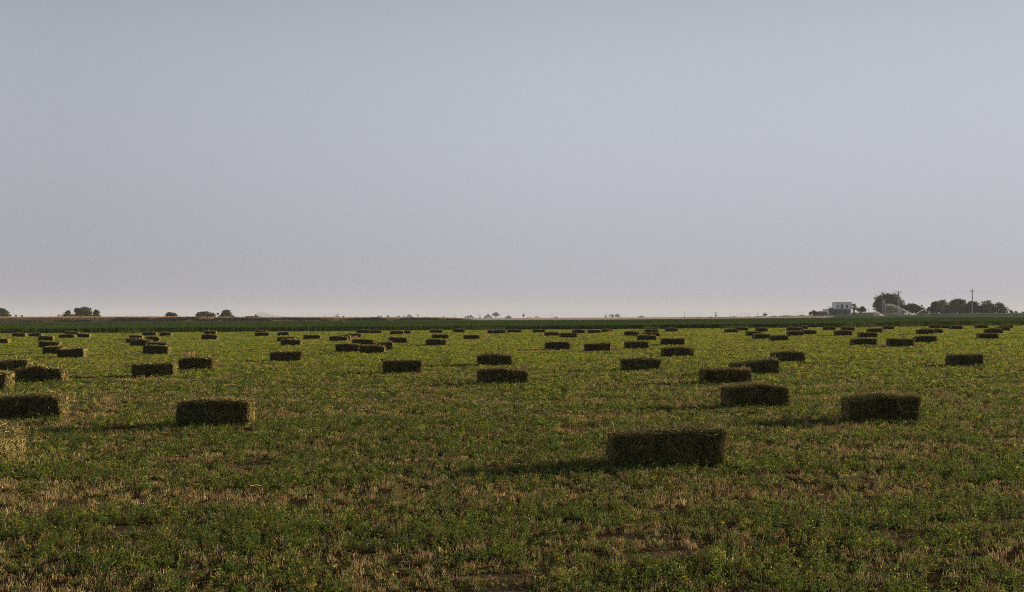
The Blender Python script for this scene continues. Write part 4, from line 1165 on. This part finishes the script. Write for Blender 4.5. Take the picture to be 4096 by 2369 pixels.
PINK = [(.46, .24, .17), (.40, .20, .14), (.52, .34, .25)]
BRN = [(.13, .065, .04), (.17, .09, .05), (.10, .055, .032)]
weed(1418, 1356, .22, 'pinkish dry weed clump at the foot of the slanting bale', PINK)
weed(1941, 1351, .30, 'small pale pink weed beside a lone centre bale', PINK)
weed(2440, 1338, .34, 'pale pink spiky weed by the end of a far bale', PINK)
weed(2168, 1343, .18, 'low dry tan weed left of the dark touching bale', PINK)
weed(758, 1428, .20, 'reddish dry weed patch above the bale with fanned straw', PINK)
weed(1240, 1374, .16, 'low pink dry weed below the lone pale-ended bale', PINK)
weed(2939, 1322, .40, 'reddish weed at the corner of a far bale by the crop', BRN)
weed(3726, 1313, .55, 'brown dry weed rising behind the sunk far bale', BRN)
weed(3752, 1312, .60, 'taller brown dry weed behind the wedged far bale', BRN)
weed(3829, 1308, .8, 'tall rust-brown weed against the dark crop', BRN)


# ------------------------------------------------------------------ farmhouse and walls
YH = 606.0
K = mpp(YH)


def hx(px): return at(px, 1250, YH)[0]
def hz(px, py): return at(px, py, YH)[2]


def build_house():
    x0 = hx(3309); zb = float(terrain(hx(3360), YH)) - .2
    root = empty('farmhouse', (hx(3358), YH, zb), 'two-storey white flat-roofed farmhouse with brown ground floor', 'farmhouse')
    ox, oz = hx(3358), zb
    X = lambda px: hx(px) - ox
    Z = lambda py, px=3358: hz(px, py) - oz
    z1 = Z(1237.5)
    # ground floor
    g = MB().box(X(3315), X(3362), 0, 8.4, 0, z1); g.build('ground_floor', M['mud_grey'], root)['label'] = 'grey mud-rendered ground floor'
    MB().box(X(3362) + .004, X(3399.5), -.05, 8.4, 0, z1 + .02).build('ground_floor', M['mud_brown'], root)['label'] = 'brown mud-rendered ground floor'
    MB().box(X(3309), X(3315) - .004, -.12, 8.4, 0, z1 - .02).build('corner_pier', M['plaster'], root)
    MB().box(X(3399.5) + .004, X(3406), -.1, 8.4, 0, z1 + .0).build('corner_pier', M['plaster'], root)
    slab = MB().box(X(3308.5), X(3407), -.28, 8.6, z1 + .025, z1 + .24); slab.build('roof_slab', M['plaster'], root)
    w = MB().box(X(3375.6), X(3382), -.085, .05, Z(1257.3), Z(1243.4)).build('window', M['opening'], root)
    MB().box(X(3375.1), X(3382.5), -.105, -.088, Z(1258.2), Z(1257.4)).build('sill', M['rust_plaster'], w)
    MB().box(X(3328.5), X(3347.5), -.09, .2, 0, Z(1250.3)).build('doorway', M['opening'], root)
    # upper storey
    u = MB().box(X(3345.5), X(3410), 1.0, 8.2, z1 + .245, Z(1211)); u.build('upper_floor', M['plaster'], root)
    MB().box(X(3345.1), X(3410.4), .93, 8.27, Z(1211) + .003, Z(1209.3)).build('parapet', M['rust_plaster'], root)
    MB().box(X(3352.3), X(3356.4), .96, 1.2, Z(1229.7), Z(1221.5)).build('window', M['opening'], root)
    w = MB().box(X(3387.2), X(3395), .96, 1.2, Z(1232.5), Z(1220.6)).build('window', M['opening'], root)
    MB().box(X(3386.7), X(3395.5), .93, .957, Z(1233.2), Z(1232.5)).build('sill', M['rust_plaster'], w)
    MB().box(X(3366.2), X(3374.2), .95, 1.2, z1 + .25, Z(1217.9)).build('door', M['opening'], root)
    for px in (3352.3, 3379.5):
        MB().tube([(X(px), .85, Z(1213.5)), (X(px), 1.05, Z(1213.5))], .12, 8).build('drain_spout', M['dark_iron'], root)
    # railing
    r = MB(); zt = z1 + .24; hr = 1.15
    for k in range(44):
        x = X(3309.5) + (X(3405.5) - X(3309.5)) * k / 43
        r.box(x - .018, x + .018, -.2, -.165, zt, zt + hr)
    r.box(X(3309.3), X(3405.7), -.21, -.155, zt + hr, zt + hr + .05)
    r.box(X(3309.3), X(3405.7), -.205, -.16, zt + .12, zt + .16)
    r.build('railing', M['rail'], root)
    e = MB().tube([(X(3363.5), 4, Z(1209.3)), (X(3363.5), 4, Z(1207.6))], .05, 6); e.build('antenna', M['steel'], root)
    # low wing with sheet roof
    wg = empty('low_outbuilding', (hx(3288), YH, zb), 'low brick outbuilding with a white sloping sheet roof beside the farmhouse', 'outbuilding')
    ax = hx(3288); X2 = lambda px: hx(px) - ax
    zt2 = Z(1249.2, 3288)
    MB().box(X2(3266.5), X2(3308.6), .3, 6.5, 0, zt2).build('wall', M['brick'], wg)
    MB().hexa([(X2(3265.8), .1, zt2 + .01), (X2(3308.6), .1, zt2 + .01), (X2(3308.6), 6.7, zt2 + .75), (X2(3275), 6.7, zt2 + .30),
               (X2(3265.8), .1, zt2 + .10), (X2(3308.6), .1, zt2 + .12), (X2(3308.6), 6.7, zt2 + .9), (X2(3275), 6.7, zt2 + .42)]).build('roof', M['sheet_roof'], wg)
    # things on the roof terrace
    t = MB(); c = (0, 0, .0)
    t.ball((0, 0, .28), .62, 12, 8, .75); t.tube([(0, 0, .55), (0, 0, .82)], .14, 8)
    tk = t.build('water_tank', M['sheet_roof'], None, (hx(3352), YH + .35, hz(3352, 1235.2)), True)
    tag(tk, 'pale blue-white rounded water tank on the farmhouse roof terrace', 'water tank')
    b = MB(); zz = 0
    for k in range(5): b.box(-1.0 + .42 * k, -.66 + .42 * k, 0, .5, 0, .5 + .28 * ((k * 7) % 3) / 2)
    b.box(-.9, .9, .1, .16, .55, .62)
    jb = b.build('roof_clutter', M['red_rust'], None, (hx(3326.5), YH + .5, hz(3326, 1238) + .26))
    tag(jb, 'heap of rusty red planks on the farmhouse roof terrace', 'planks')
    # boundary wall
    wl = empty('boundary_wall', (hx(3411), YH + 3, zb), 'long low mud wall with a brown cap beside the farmhouse', 'wall')
    top = Z(1252.5, 3450)
    MB().box(0.3, hx(3566) - hx(3411), 0, .45, 0, top).build('wall', M['brick'], wl)
    MB().box(0.3, hx(3566) - hx(3411), -.08, .53, top + .003, top + .28).build('cap', M['cap'], wl)
    # pump house
    ph = empty('pump_house', (hx(3580.5), 600, zb), 'small square brown brick pump house at the foot of a concrete pole', 'pump house')
    hw = (3592 - 3569) * K / 2
    MB().box(-hw, hw, 0, 2.6, 0, Z(1249.0, 3580)).build('wall', M['brick'], ph)
    MB().box(-hw - .1, hw + .1, -.1, 2.7, Z(1249.0, 3580) + .003, Z(1248.0, 3580) + .1).build('roof', M['cap'], ph)
    v = MB().ball((0, 0, .25), .42, 10, 6, .7).build('satellite_dish', M['plaster'], None, (hx(3588), 601.2, hz(3588, 1247.2)), True)
    tag(v, 'small white rounded dish on the pump house roof', 'dish')


build_house()


# the low shed on the left skyline
def build_shed():
    Y = 600.0; x = at(1000, 1266, Y)[0]
    s = empty('low_shed', (x, Y, -.05), 'long low brown shed peeping over the embankment near the hill', 'shed')
    zt = at(1000, 1266.2, Y)[2]
    MB().box(-2.4, 4.2, 0, 4, 0, zt).build('wall', M['mud_brown'], s)
    MB().hexa([(-3.0, -.4, zt + .003), (4.6, -.4, zt + .003), (4.6, 4.4, zt + .003), (-3.0, 4.4, zt + .003),
               (-2.6, -.3, zt + .22), (4.4, -.3, zt + .35), (4.4, 4.2, zt + .35), (-2.6, 4.2, zt + .22)]).build('roof', M['cap'], s)


build_shed()


# ------------------------------------------------------------------ poles and wires
def pole(px, ytop, Y, label, kind='power_pole', r0=.14, r1=.24, arm=None, mat='concrete', ybase=None, arm_dy=.9, ins=True, dark_top=0.0, group='utility poles', cat='power pole'):
    p = at(px, ytop, Y); zg = float(terrain(p[0], Y)) - .1
    H = p[2] - zg
    root = empty(kind, (p[0], Y, zg), label, cat, group)
    m = MB()
    m.hexa([(-r1, -r1 * .8, 0), (r1, -r1 * .8, 0), (r1, r1 * .8, 0), (-r1, r1 * .8, 0), (-r0, -r0 * .8, H), (r0, -r0 * .8, H), (r0, r0 * .8, H), (-r0, r0 * .8, H)]) if mat == 'concrete' \
        else m.tube([(0, 0, 0), (0, 0, H)], [r1, r0], 8)
    m.build('shaft', M[mat], root)
    if arm:
        za = H - arm_dy
        MB().box(-arm, arm, -r0 - .14, -r0 - .02, za - .06, za + .06).build('crossarm', M['dark_iron'], root)
        if ins:
            for sx in (-.92, .92):
                i = MB(); i.tube([(sx * arm, -r0 - .08, za + .062), (sx * arm, -r0 - .08, za + .42)], [.05, .03], 6); i.ball((sx * arm, -r0 - .08, za + .46), .13, 8, 5)
                i.build('insulator', M['insulator'], root)
        MB().tube([(0, 0, H), (0, 0, H + .7)], [.035, .02], 5).build('top_pin', M['dark_iron'], root)
    return root, H, zg


p1, h1, z1 = pole(3529, 1168, 585, 'concrete power pole carrying the transformer, wide crossarm', arm=1.65, arm_dy=.45, r0=.15, r1=.24)
p2, h2, z2 = pole(3540, 1194, 585, 'shorter concrete pole holding up the other side of the transformer', r0=.12, r1=.2)
p3, h3, z3 = pole(3594.5, 1166, 575, 'stout concrete pole standing in the water spray by the pump house', arm=1.45, arm_dy=.5, r0=.17, r1=.30)
p4, h4, z4 = pole(3888.5, 1155, 560, 'tall tapering concrete pole standing alone before the tree group', arm=.95, arm_dy=1.45, r0=.15, r1=.29)


def build_transformer():
    xa, xb = p1.location.x, p2.location.x
    zt = at(3534, 1216.5, 585)[2]
    t = empty('transformer', ((xa + xb) / 2, 585, zt), 'grey box transformer on a platform between two concrete poles', 'transformer')
    w = (xb - xa) / 2
    MB().box(-w - .35, w + .3, -.45, .45, -.14, -.005).build('platform', M['dark_iron'], t)
    MB().box(-w * .55, w * .55, -.42, .42, 0, 1.15).build('tank', M['transformer'], t)
    f = MB()
    for k in range(7): f.box(-w * .5 + k * w / 6.4, -w * .5 + k * w / 6.4 + .03, -.52, -.425, .15, 1.0)
    f.build('cooling_fins', M['transformer'], t)
    for k in (-.3, 0, .3): MB().tube([(k, 0, 1.153), (k, 0, 1.5)], [.06, .04], 6).build('bushing', M['insulator'], t)
    MB().box(-.1, w + .1, -.2, .2, 1.62, 1.82).build('fuse_bar', M['plaster'], t)


build_transformer()


def wire(a, b, sag, label):
    m = MB(); pts = []
    for k in range(15):
        t = k / 14
        pts.append((a[0] + (b[0] - a[0]) * t, a[1] + (b[1] - a[1]) * t, a[2] + (b[2] - a[2]) * t - sag * 4 * t * (1 - t)))
    m.tube(pts, .011, 4)
    tag(m.build('power_line', M['dark_iron']), label, 'power line', 'overhead power lines')


def arm_pt(root, H, arm, side, dy):
    return (root.location.x + side * arm, root.location.y, root.location.z + H - dy + .5)


wire(arm_pt(p1, h1, 1.5, -1, .45), arm_pt(p3, h3, 1.33, -1, .5), .35, 'rear overhead wire between the transformer pole and the stout pole')
wire(arm_pt(p1, h1, 1.5, 1, .45), arm_pt(p3, h3, 1.33, 1, .5), .35, 'front overhead wire between the transformer pole and the stout pole')
wire(arm_pt(p3, h3, 1.33, -1, .5), arm_pt(p4, h4, .87, -1, 1.45), 1.6, 'lower overhead wire from the stout pole to the tall lone pole')
wire(arm_pt(p3, h3, 1.33, 1, .5), arm_pt(p4, h4, .87, 1, 1.45), 1.0, 'upper overhead wire from the stout pole to the tall lone pole')
wire(arm_pt(p4, h4, .87, -1, 1.45), (82 + 175, 545, 13.2), 1.3, 'lower overhead wire leaving the frame from the tall lone pole')
wire(arm_pt(p4, h4, .87, 1, 1.45), (84 + 178, 545, 14.2), 1.1, 'upper overhead wire leaving the frame from the tall lone pole')

for (px, yt, Y, arm, lab) in ((1106.5, 1262, 1900, 1.5, 'faint far pole in front of the hill slope'), (1179.5, 1265, 2000, 1.2, 'first of two faint close poles past the hill'),
                              (1194.5, 1265, 2000, 1.2, 'second of two faint close poles past the hill'), (1275, 1262.5, 1900, 1.4, 'faint thin pole before the clearer crossarm pole'),
                              (1298, 1260.5, 1500, 1.7, 'small dark pole with a clear wide crossarm above the embankment'), (1332, 1260, 1500, .4, 'thin pole just before the two upright trees'),
                              (1423, 1260, 1600, 2.0, 'faint pole with a very wide crossarm above the embankment'), (1819.5, 1257, 1300, .5, 'thin skyline pole above the end of the embankment'),
                              (1998, 1256.5, 1300, .4, 'thin pole touching the tall loose tree'), (2208, 1255.5, 1200, .6, 'slim pole next to a thin bush on the pale skyline'),
                              (2426, 1252, 1200, .6, 'slim pole beside the leafless scrawny tree')):
    pole(px, yt, Y, lab, r0=.11, r1=.17, arm=arm, mat='wood', arm_dy=.6, ins=False, group='far poles on the skyline')
pole(2737, 1246.5, 1000, 'lone cross-shaped pole over the pale field', r0=.12, r1=.17, arm=1.7, mat='concrete', arm_dy=.5, ins=False, group='far poles on the skyline')
pole(3030.5, 1243.5, 640, 'bare thin mast by the spindly shrub', r0=.05, r1=.09, mat='wood', group='far poles on the skyline', cat='mast')
pole(2923, 1250, 700, 'shorter bare mast in the leafy row', r0=.05, r1=.08, mat='wood', group='far poles on the skyline', cat='mast')
pole(3473.5, 1232, 640, 'bare thin post behind the boundary wall', r0=.06, r1=.09, mat='wood', group='far poles on the skyline', cat='post')


def bent_post(px, yt, side, label):
    Y = 620.0; p = at(px, yt, Y); zg = float(terrain(p[0], Y))
    H = p[2] - zg
    m = MB().tube([(0, 0, 0), (.02, 0, H * .7), (side * .1, 0, H * .92), (side * .45, 0, H), (side * .85, 0, H * .97)], .045, 5)
    tag(m.build('bent_post', M['rail'], None, (p[0], Y, zg)), label, 'post', 'bent posts on the skyline')


for px, yt, sd, lab in ((2949, 1253, 1, 'bent thin post first in the line of hooked posts'), (2962, 1253, 1, 'hooked post next to the first, bending over'), (2981, 1252, 1, 'hooked post midway between the two masts'),
                        (2994, 1254, 1, 'low hooked post close to the thin mast'), (3084, 1251, 1, 'single hooked post past the spindly shrub'), (3196, 1250, -1, 'straightest hooked post near the farmhouse bush'),
                        (3212, 1249.5, -1, 'hooked post closest to the farmhouse bush')):
    bent_post(px, yt, sd, lab)


# ------------------------------------------------------------------ sprinklers with their jets of water
def jet(root, nozzle, pts_px, Y, n, w0, w1, fall, parent_name='water_jet'):
    """droplets along a path given by photo points at depth Y; w0..w1 spread; fall = metres of drizzle below the arc"""
    P = np.array([at(px, py, Y) for px, py in pts_px]) - np.array(nozzle)
    seg = np.linalg.norm(np.diff(P, axis=0), axis=1); cum = np.concatenate([[0], np.cumsum(seg)]) / seg.sum()
    t = RNG.random(n) ** 1.15
    C = np.stack([np.interp(t, cum, P[:, k]) for k in range(3)], 1)
    sp = w0 + (w1 - w0) * t
    C += RNG.normal(0, 1, (n, 3)) * sp[:, None] * np.array([.7, 1.6, .6])
    dr = RNG.random(n) < fall[0]
    C[dr, 2] -= RNG.random(int(dr.sum())) ** 1.3 * fall[1] * np.minimum(1, t[dr] * 2.0)
    C[dr, 0] += RNG.normal(0, .5, int(dr.sum()))
    C[:, 2] = np.maximum(C[:, 2], -.6)
    s = RNG.uniform(.013, .030, (n, 1)) * np.where(dr, .62, 1.0)[:, None]
    u = rand_dir(n) * s; w = unit(np.cross(u, rand_dir(n))) * s * .6
    V, Fc = blades(C - u, C + u, w)
    link(parent_name, np_mesh(parent_name, V, [Fc], M['water']), root)


def sprinkler(px, py, Y, label):
    p = at(px, py, Y); zg = float(terrain(p[0], Y))
    root = empty('sprinkler', (p[0], Y, p[2]), label, 'sprinkler', 'field sprinklers')
    hgt = max(p[2] - zg, .6)
    MB().tube([(0, 0, -hgt), (0, 0, 0)], [.05, .04], 6).tube([(-.5, 0, -hgt), (0, 0, -.35 * hgt)], .03, 5).tube([(.35, .4, -hgt), (0, 0, -.35 * hgt)], .03, 5).build('riser', M['steel'], root)
    MB().tube([(-.35, 0, .12), (0, 0, 0), (.25, 0, .10)], [.03, .05, .03], 6).build('nozzle', M['dark_iron'], root)
    return root, p


s1, n1 = sprinkler(3657.6, 1260.5, 560, 'field sprinkler throwing two opposite jets of water before the trees')
jet(s1, n1, [(3657, 1260), (3630, 1247), (3605, 1235), (3590, 1228), (3576, 1223), (3562, 1219.5), (3548, 1219), (3536, 1222)], 560, 40000, .07, .60, (.78, 4.8))
jet(s1, n1, [(3658, 1260), (3672, 1251), (3684, 1244), (3696, 1238)], 560, 4200, .04, .22, (.3, 1.8))
s2, n2 = sprinkler(3534.4, 1264.0, 540, 'field sprinkler throwing one wide fan of water toward the wall')
jet(s2, n2, [(3534, 1264), (3520, 1255.5), (3508, 1248.5), (3499, 1243.5), (3492, 1241.5)], 540, 24000, .07, .60, (.82, 3.2))


# ------------------------------------------------------------------ white sack and the person in the far field
def build_far_figures():
    Y = 590.0; p = at(3753.5, 1256.6, Y)
    zg = float(terrain(p[0], Y))
    m = MB(); m.ball((0, 0, .45), .5, 12, 8, .9)
    m.v = [(x * (1 + .25 * (z - .4)) + .25 * (z - .4), y * .8, max(0, z) * (1.0 + .25 * (x > 0))) for x, y, z in m.v]
    s = m.build('white_sack', M['white_sack'], None, (p[0], Y, p[2] - .1), True)
    tag(s, 'white plastic sack bulging in the leafy row below the ball-shaped tree', 'sack')
    Yp = 575.0; q = at(3815.5, 1261.8, Yp); zg = float(terrain(q[0], Yp))
    root = empty('person', (q[0], Yp, zg), 'person in dark clothing bending slightly in the far green field', 'person')
    # joints: a man stooping forward a little, facing the camera's side, arms down to his work
    J = dict(pel=(0, 0, .88), waist=(.05, 0, 1.02), chest=(.14, -.02, 1.25), neck=(.21, -.03, 1.43), head=(.26, -.04, 1.54), top=(.28, -.04, 1.66),
             hl=(0, .10, .86), kl=(.06, .12, .47), al=(-.02, .13, .08), tl=(.14, .14, .03), hr=(0, -.10, .86), kr=(.04, -.13, .47), ar=(-.08, -.15, .08), tr=(.08, -.17, .03),
             sl=(.16, .19, 1.36), el=(.22, .26, 1.08), wl=(.36, .20, .88), fl=(.41, .17, .80), sr=(.16, -.22, 1.36), er=(.24, -.28, 1.08), wr=(.38, -.22, .88), fr=(.43, -.19, .80))
    rad = dict(pel=.15, waist=.14, chest=.165, neck=.06, head=.10, top=.075, hl=.095, kl=.062, al=.045, tl=.04, hr=.095, kr=.062, ar=.045, tr=.04,
               sl=.07, el=.047, wl=.034, fl=.03, sr=.07, er=.047, wr=.034, fr=.03)
    E = [('pel', 'waist'), ('waist', 'chest'), ('chest', 'neck'), ('neck', 'head'), ('head', 'top'), ('pel', 'hl'), ('hl', 'kl'), ('kl', 'al'), ('al', 'tl'),
         ('pel', 'hr'), ('hr', 'kr'), ('kr', 'ar'), ('ar', 'tr'), ('chest', 'sl'), ('sl', 'el'), ('el', 'wl'), ('wl', 'fl'), ('chest', 'sr'), ('sr', 'er'), ('er', 'wr'), ('wr', 'fr')]
    names = list(J)
    me = bpy.data.meshes.new('body'); me.from_pydata([J[n] for n in names], [(names.index(a), names.index(b)) for a, b in E], [])
    o = link('body', me, root)
    sk = o.modifiers.new('skin', 'SKIN'); sb = o.modifiers.new('sub', 'SUBSURF'); sb.levels = sb.render_levels = 1
    for i, n in enumerate(names):
        me.skin_vertices[0].data[i].radius = (rad[n], rad[n]); me.skin_vertices[0].data[i].use_root = (n == 'pel')
    bpy.context.view_layer.update()
    ev = o.evaluated_get(bpy.context.evaluated_depsgraph_get())
    nm = bpy.data.meshes.new_from_object(ev)
    o.modifiers.clear(); o.data = nm
    nm.materials.clear()
    for k in ('cloth_dark', 'skin', 'cloth_pale'): nm.materials.append(M[k])
    for pl in nm.polygons:
        z = pl.center.z; x = pl.center.x
        pl.material_index = 1 if z > 1.46 or (x > .37 and z < .92) else (2 if z < .42 else 0)
        pl.use_smooth = True
    hd = MB().ball((.25, -.04, 1.60), .118, 10, 7, .75)
    hd.v = [v for v in hd.v]
    hd.build('headscarf', M['cloth_dark'], root, smooth=True)
    # a small bird in flight over the embankment
    b = at(1672, 1265.2, 300)
    w = MB(); w.tube([(-.22, 0, 0), (0, 0, .02), (.2, 0, .03), (.32, 0, .04)], [.02, .07, .06, .015], 6)
    w.hexa([(-.08, 0, .03), (.12, 0, .03), (.08, .12, .3), (-.10, .12, .3), (-.08, .02, .045), (.12, .02, .045), (.05, .32, .5), (-.14, .32, .5)])
    w.hexa([(-.08, 0, .03), (.12, 0, .03), (.08, -.12, .3), (-.10, -.12, .3), (-.08, -.02, .045), (.12, -.02, .045), (.05, -.32, .5), (-.14, -.32, .5)])
    tag(w.build('bird', M['bird'], None, b), 'tiny dark bird flying just above the embankment', 'bird')


build_far_figures()


# ------------------------------------------------------------------ air
def build_haze():
    m, nt, out = mat_new('haze')
    v = nt.nodes.new('ShaderNodeVolumePrincipled')
    v.inputs['Color'].default_value = (.72, .80, .96, 1); v.inputs['Density'].default_value = HAZE
    v.inputs['Anisotropy'].default_value = 0.0
    nt.links.new(v.outputs[0], out.inputs['Volume'])
    o = MB().box(-12600, 12600, -250, 12600, -1.2, 90).build('haze', m)
    tag(o, kind='stuff'); o['label'] = 'thin pale haze over the whole plain'
    o.display_type = 'WIRE'


HAZE = 0.00012
build_haze()

# ------------------------------------------------------------------ sky, sun, camera
w = bpy.data.worlds.new('World'); SC.world = w; w.use_nodes = True
nt = w.node_tree; nt.nodes.clear()
sky = nt.nodes.new('ShaderNodeTexSky'); sky.sky_type = 'NISHITA'; sky.sun_disc = False
sky.sun_elevation = SUN_ELEV; sky.sun_rotation = math.pi / 2 - SUN_AZ
sky.altitude = 300; sky.air_density = 1.0; sky.dust_density = 3.0; sky.ozone_density = 2.0
hs = nt.nodes.new('ShaderNodeHueSaturation'); hs.inputs['Saturation'].default_value = 0.45
# dusty air: a pale veil that is thick low down and thins out overhead
BGS = 0.07
tc = nt.nodes.new('ShaderNodeTexCoord'); sx = nt.nodes.new('ShaderNodeSeparateXYZ')
veil = nt.nodes.new('ShaderNodeValToRGB'); veil.color_ramp.interpolation = 'B_SPLINE'
els = veil.color_ramp.elements
# photo-like gradient of the hazy sky, bottom to zenith
VEIL = [(0.0, (0.255, 0.263, 0.3)), (0.06, (0.295, 0.304, 0.342)), (0.14, (0.334, 0.351, 0.391)), (0.26, (0.323, 0.343, 0.383)), (0.42, (0.123, 0.142, 0.172)), (1.0, (0.043, 0.052, 0.068))]
els[0].position = VEIL[0][0]; els[1].position = VEIL[-1][0]
for p_, c_ in VEIL[1:-1]: els.new(p_)
for e_, (p_, c_) in zip(els, VEIL): e_.color = (*c_, 1)
gain = nt.nodes.new('ShaderNodeMixRGB'); gain.blend_type = 'MULTIPLY'; gain.inputs[0].default_value = 1
gain.inputs[2].default_value = (1 / BGS, 1 / BGS, 1 / BGS, 1)
mix = nt.nodes.new('ShaderNodeMixRGB'); mix.inputs[0].default_value = 0.93
bg = nt.nodes.new('ShaderNodeBackground'); bg.inputs['Strength'].default_value = BGS
ow = nt.nodes.new('ShaderNodeOutputWorld')
nt.links.new(sky.outputs[0], hs.inputs['Color'])
nt.links.new(tc.outputs['Generated'], sx.inputs[0]); nt.links.new(sx.outputs['Z'], veil.inputs[0])
# the haze scatters forward: brighter towards the sun's side, dimmer away from it
dot = nt.nodes.new('ShaderNodeVectorMath'); dot.operation = 'DOT_PRODUCT'
dot.inputs[1].default_value = (math.cos(SUN_AZ), math.sin(SUN_AZ), 0)
rg_ = nt.nodes.new('ShaderNodeMapRange'); rg_.inputs['From Min'].default_value = -1; rg_.inputs['From Max'].default_value = 1
br = nt.nodes.new('ShaderNodeValToRGB'); be = br.color_ramp.elements     # darkest about a right angle from the sun, lighter again opposite it
BR = [(0.0, .85), (.30, .80), (.52, .785), (.72, .953), (.88, .985), (1.0, 1.02)]
be[0].position = 0; be[1].position = 1
for p_, c_ in BR[1:-1]: be.new(p_)
for e_, (p_, c_) in zip(be, BR): e_.color = (c_, c_, c_, 1)
sc_ = nt.nodes.new('ShaderNodeMixRGB'); sc_.blend_type = 'MULTIPLY'; sc_.inputs[0].default_value = 1
nt.links.new(tc.outputs['Generated'], dot.inputs[0]); nt.links.new(dot.outputs['Value'], rg_.inputs['Value'])
nt.links.new(veil.outputs[0], sc_.inputs[1]); nt.links.new(rg_.outputs[0], br.inputs[0]); nt.links.new(br.outputs[0], sc_.inputs[2])
nt.links.new(sc_.outputs[0], gain.inputs[1]); nt.links.new(hs.outputs[0], mix.inputs[1]); nt.links.new(gain.outputs[0], mix.inputs[2])
nt.links.new(mix.outputs[0], bg.inputs['Color']); nt.links.new(bg.outputs[0], ow.inputs['Surface'])

sl = bpy.data.lights.new('sun', 'SUN'); sl.energy = 5.0; sl.angle = R(0.9); sl.color = (1.0, .79, .54)
so = bpy.data.objects.new('sun', sl); COL.objects.link(so)
so.rotation_euler = Vector(-SUN_DIR).to_track_quat('-Z', 'Y').to_euler()
so.location = (60, 30, 40)

cd = bpy.data.cameras.new('camera'); co = bpy.data.objects.new('camera', cd); COL.objects.link(co)
cd.sensor_width = 36; cd.lens = 40; cd.clip_start = .1; cd.clip_end = 20000
mw = Matrix(((RT[0], UP[0], -FW[0], CAM[0]), (RT[1], UP[1], -FW[1], CAM[1]), (RT[2], UP[2], -FW[2], CAM[2]), (0, 0, 0, 1)))
co.matrix_world = mw
SC.camera = co
SC.view_settings.view_transform = 'Standard'; SC.view_settings.look = 'None'
SC.view_settings.exposure = 0.70; SC.view_settings.gamma = 1.0
SC.cycles.use_denoising = False
SC.cycles.pixel_filter_type = 'BLACKMAN_HARRIS'; SC.cycles.filter_width = 1.0
SC.cycles.max_bounces = 6; SC.cycles.diffuse_bounces = 3; SC.cycles.transmission_bounces = 4; SC.cycles.volume_bounces = 1
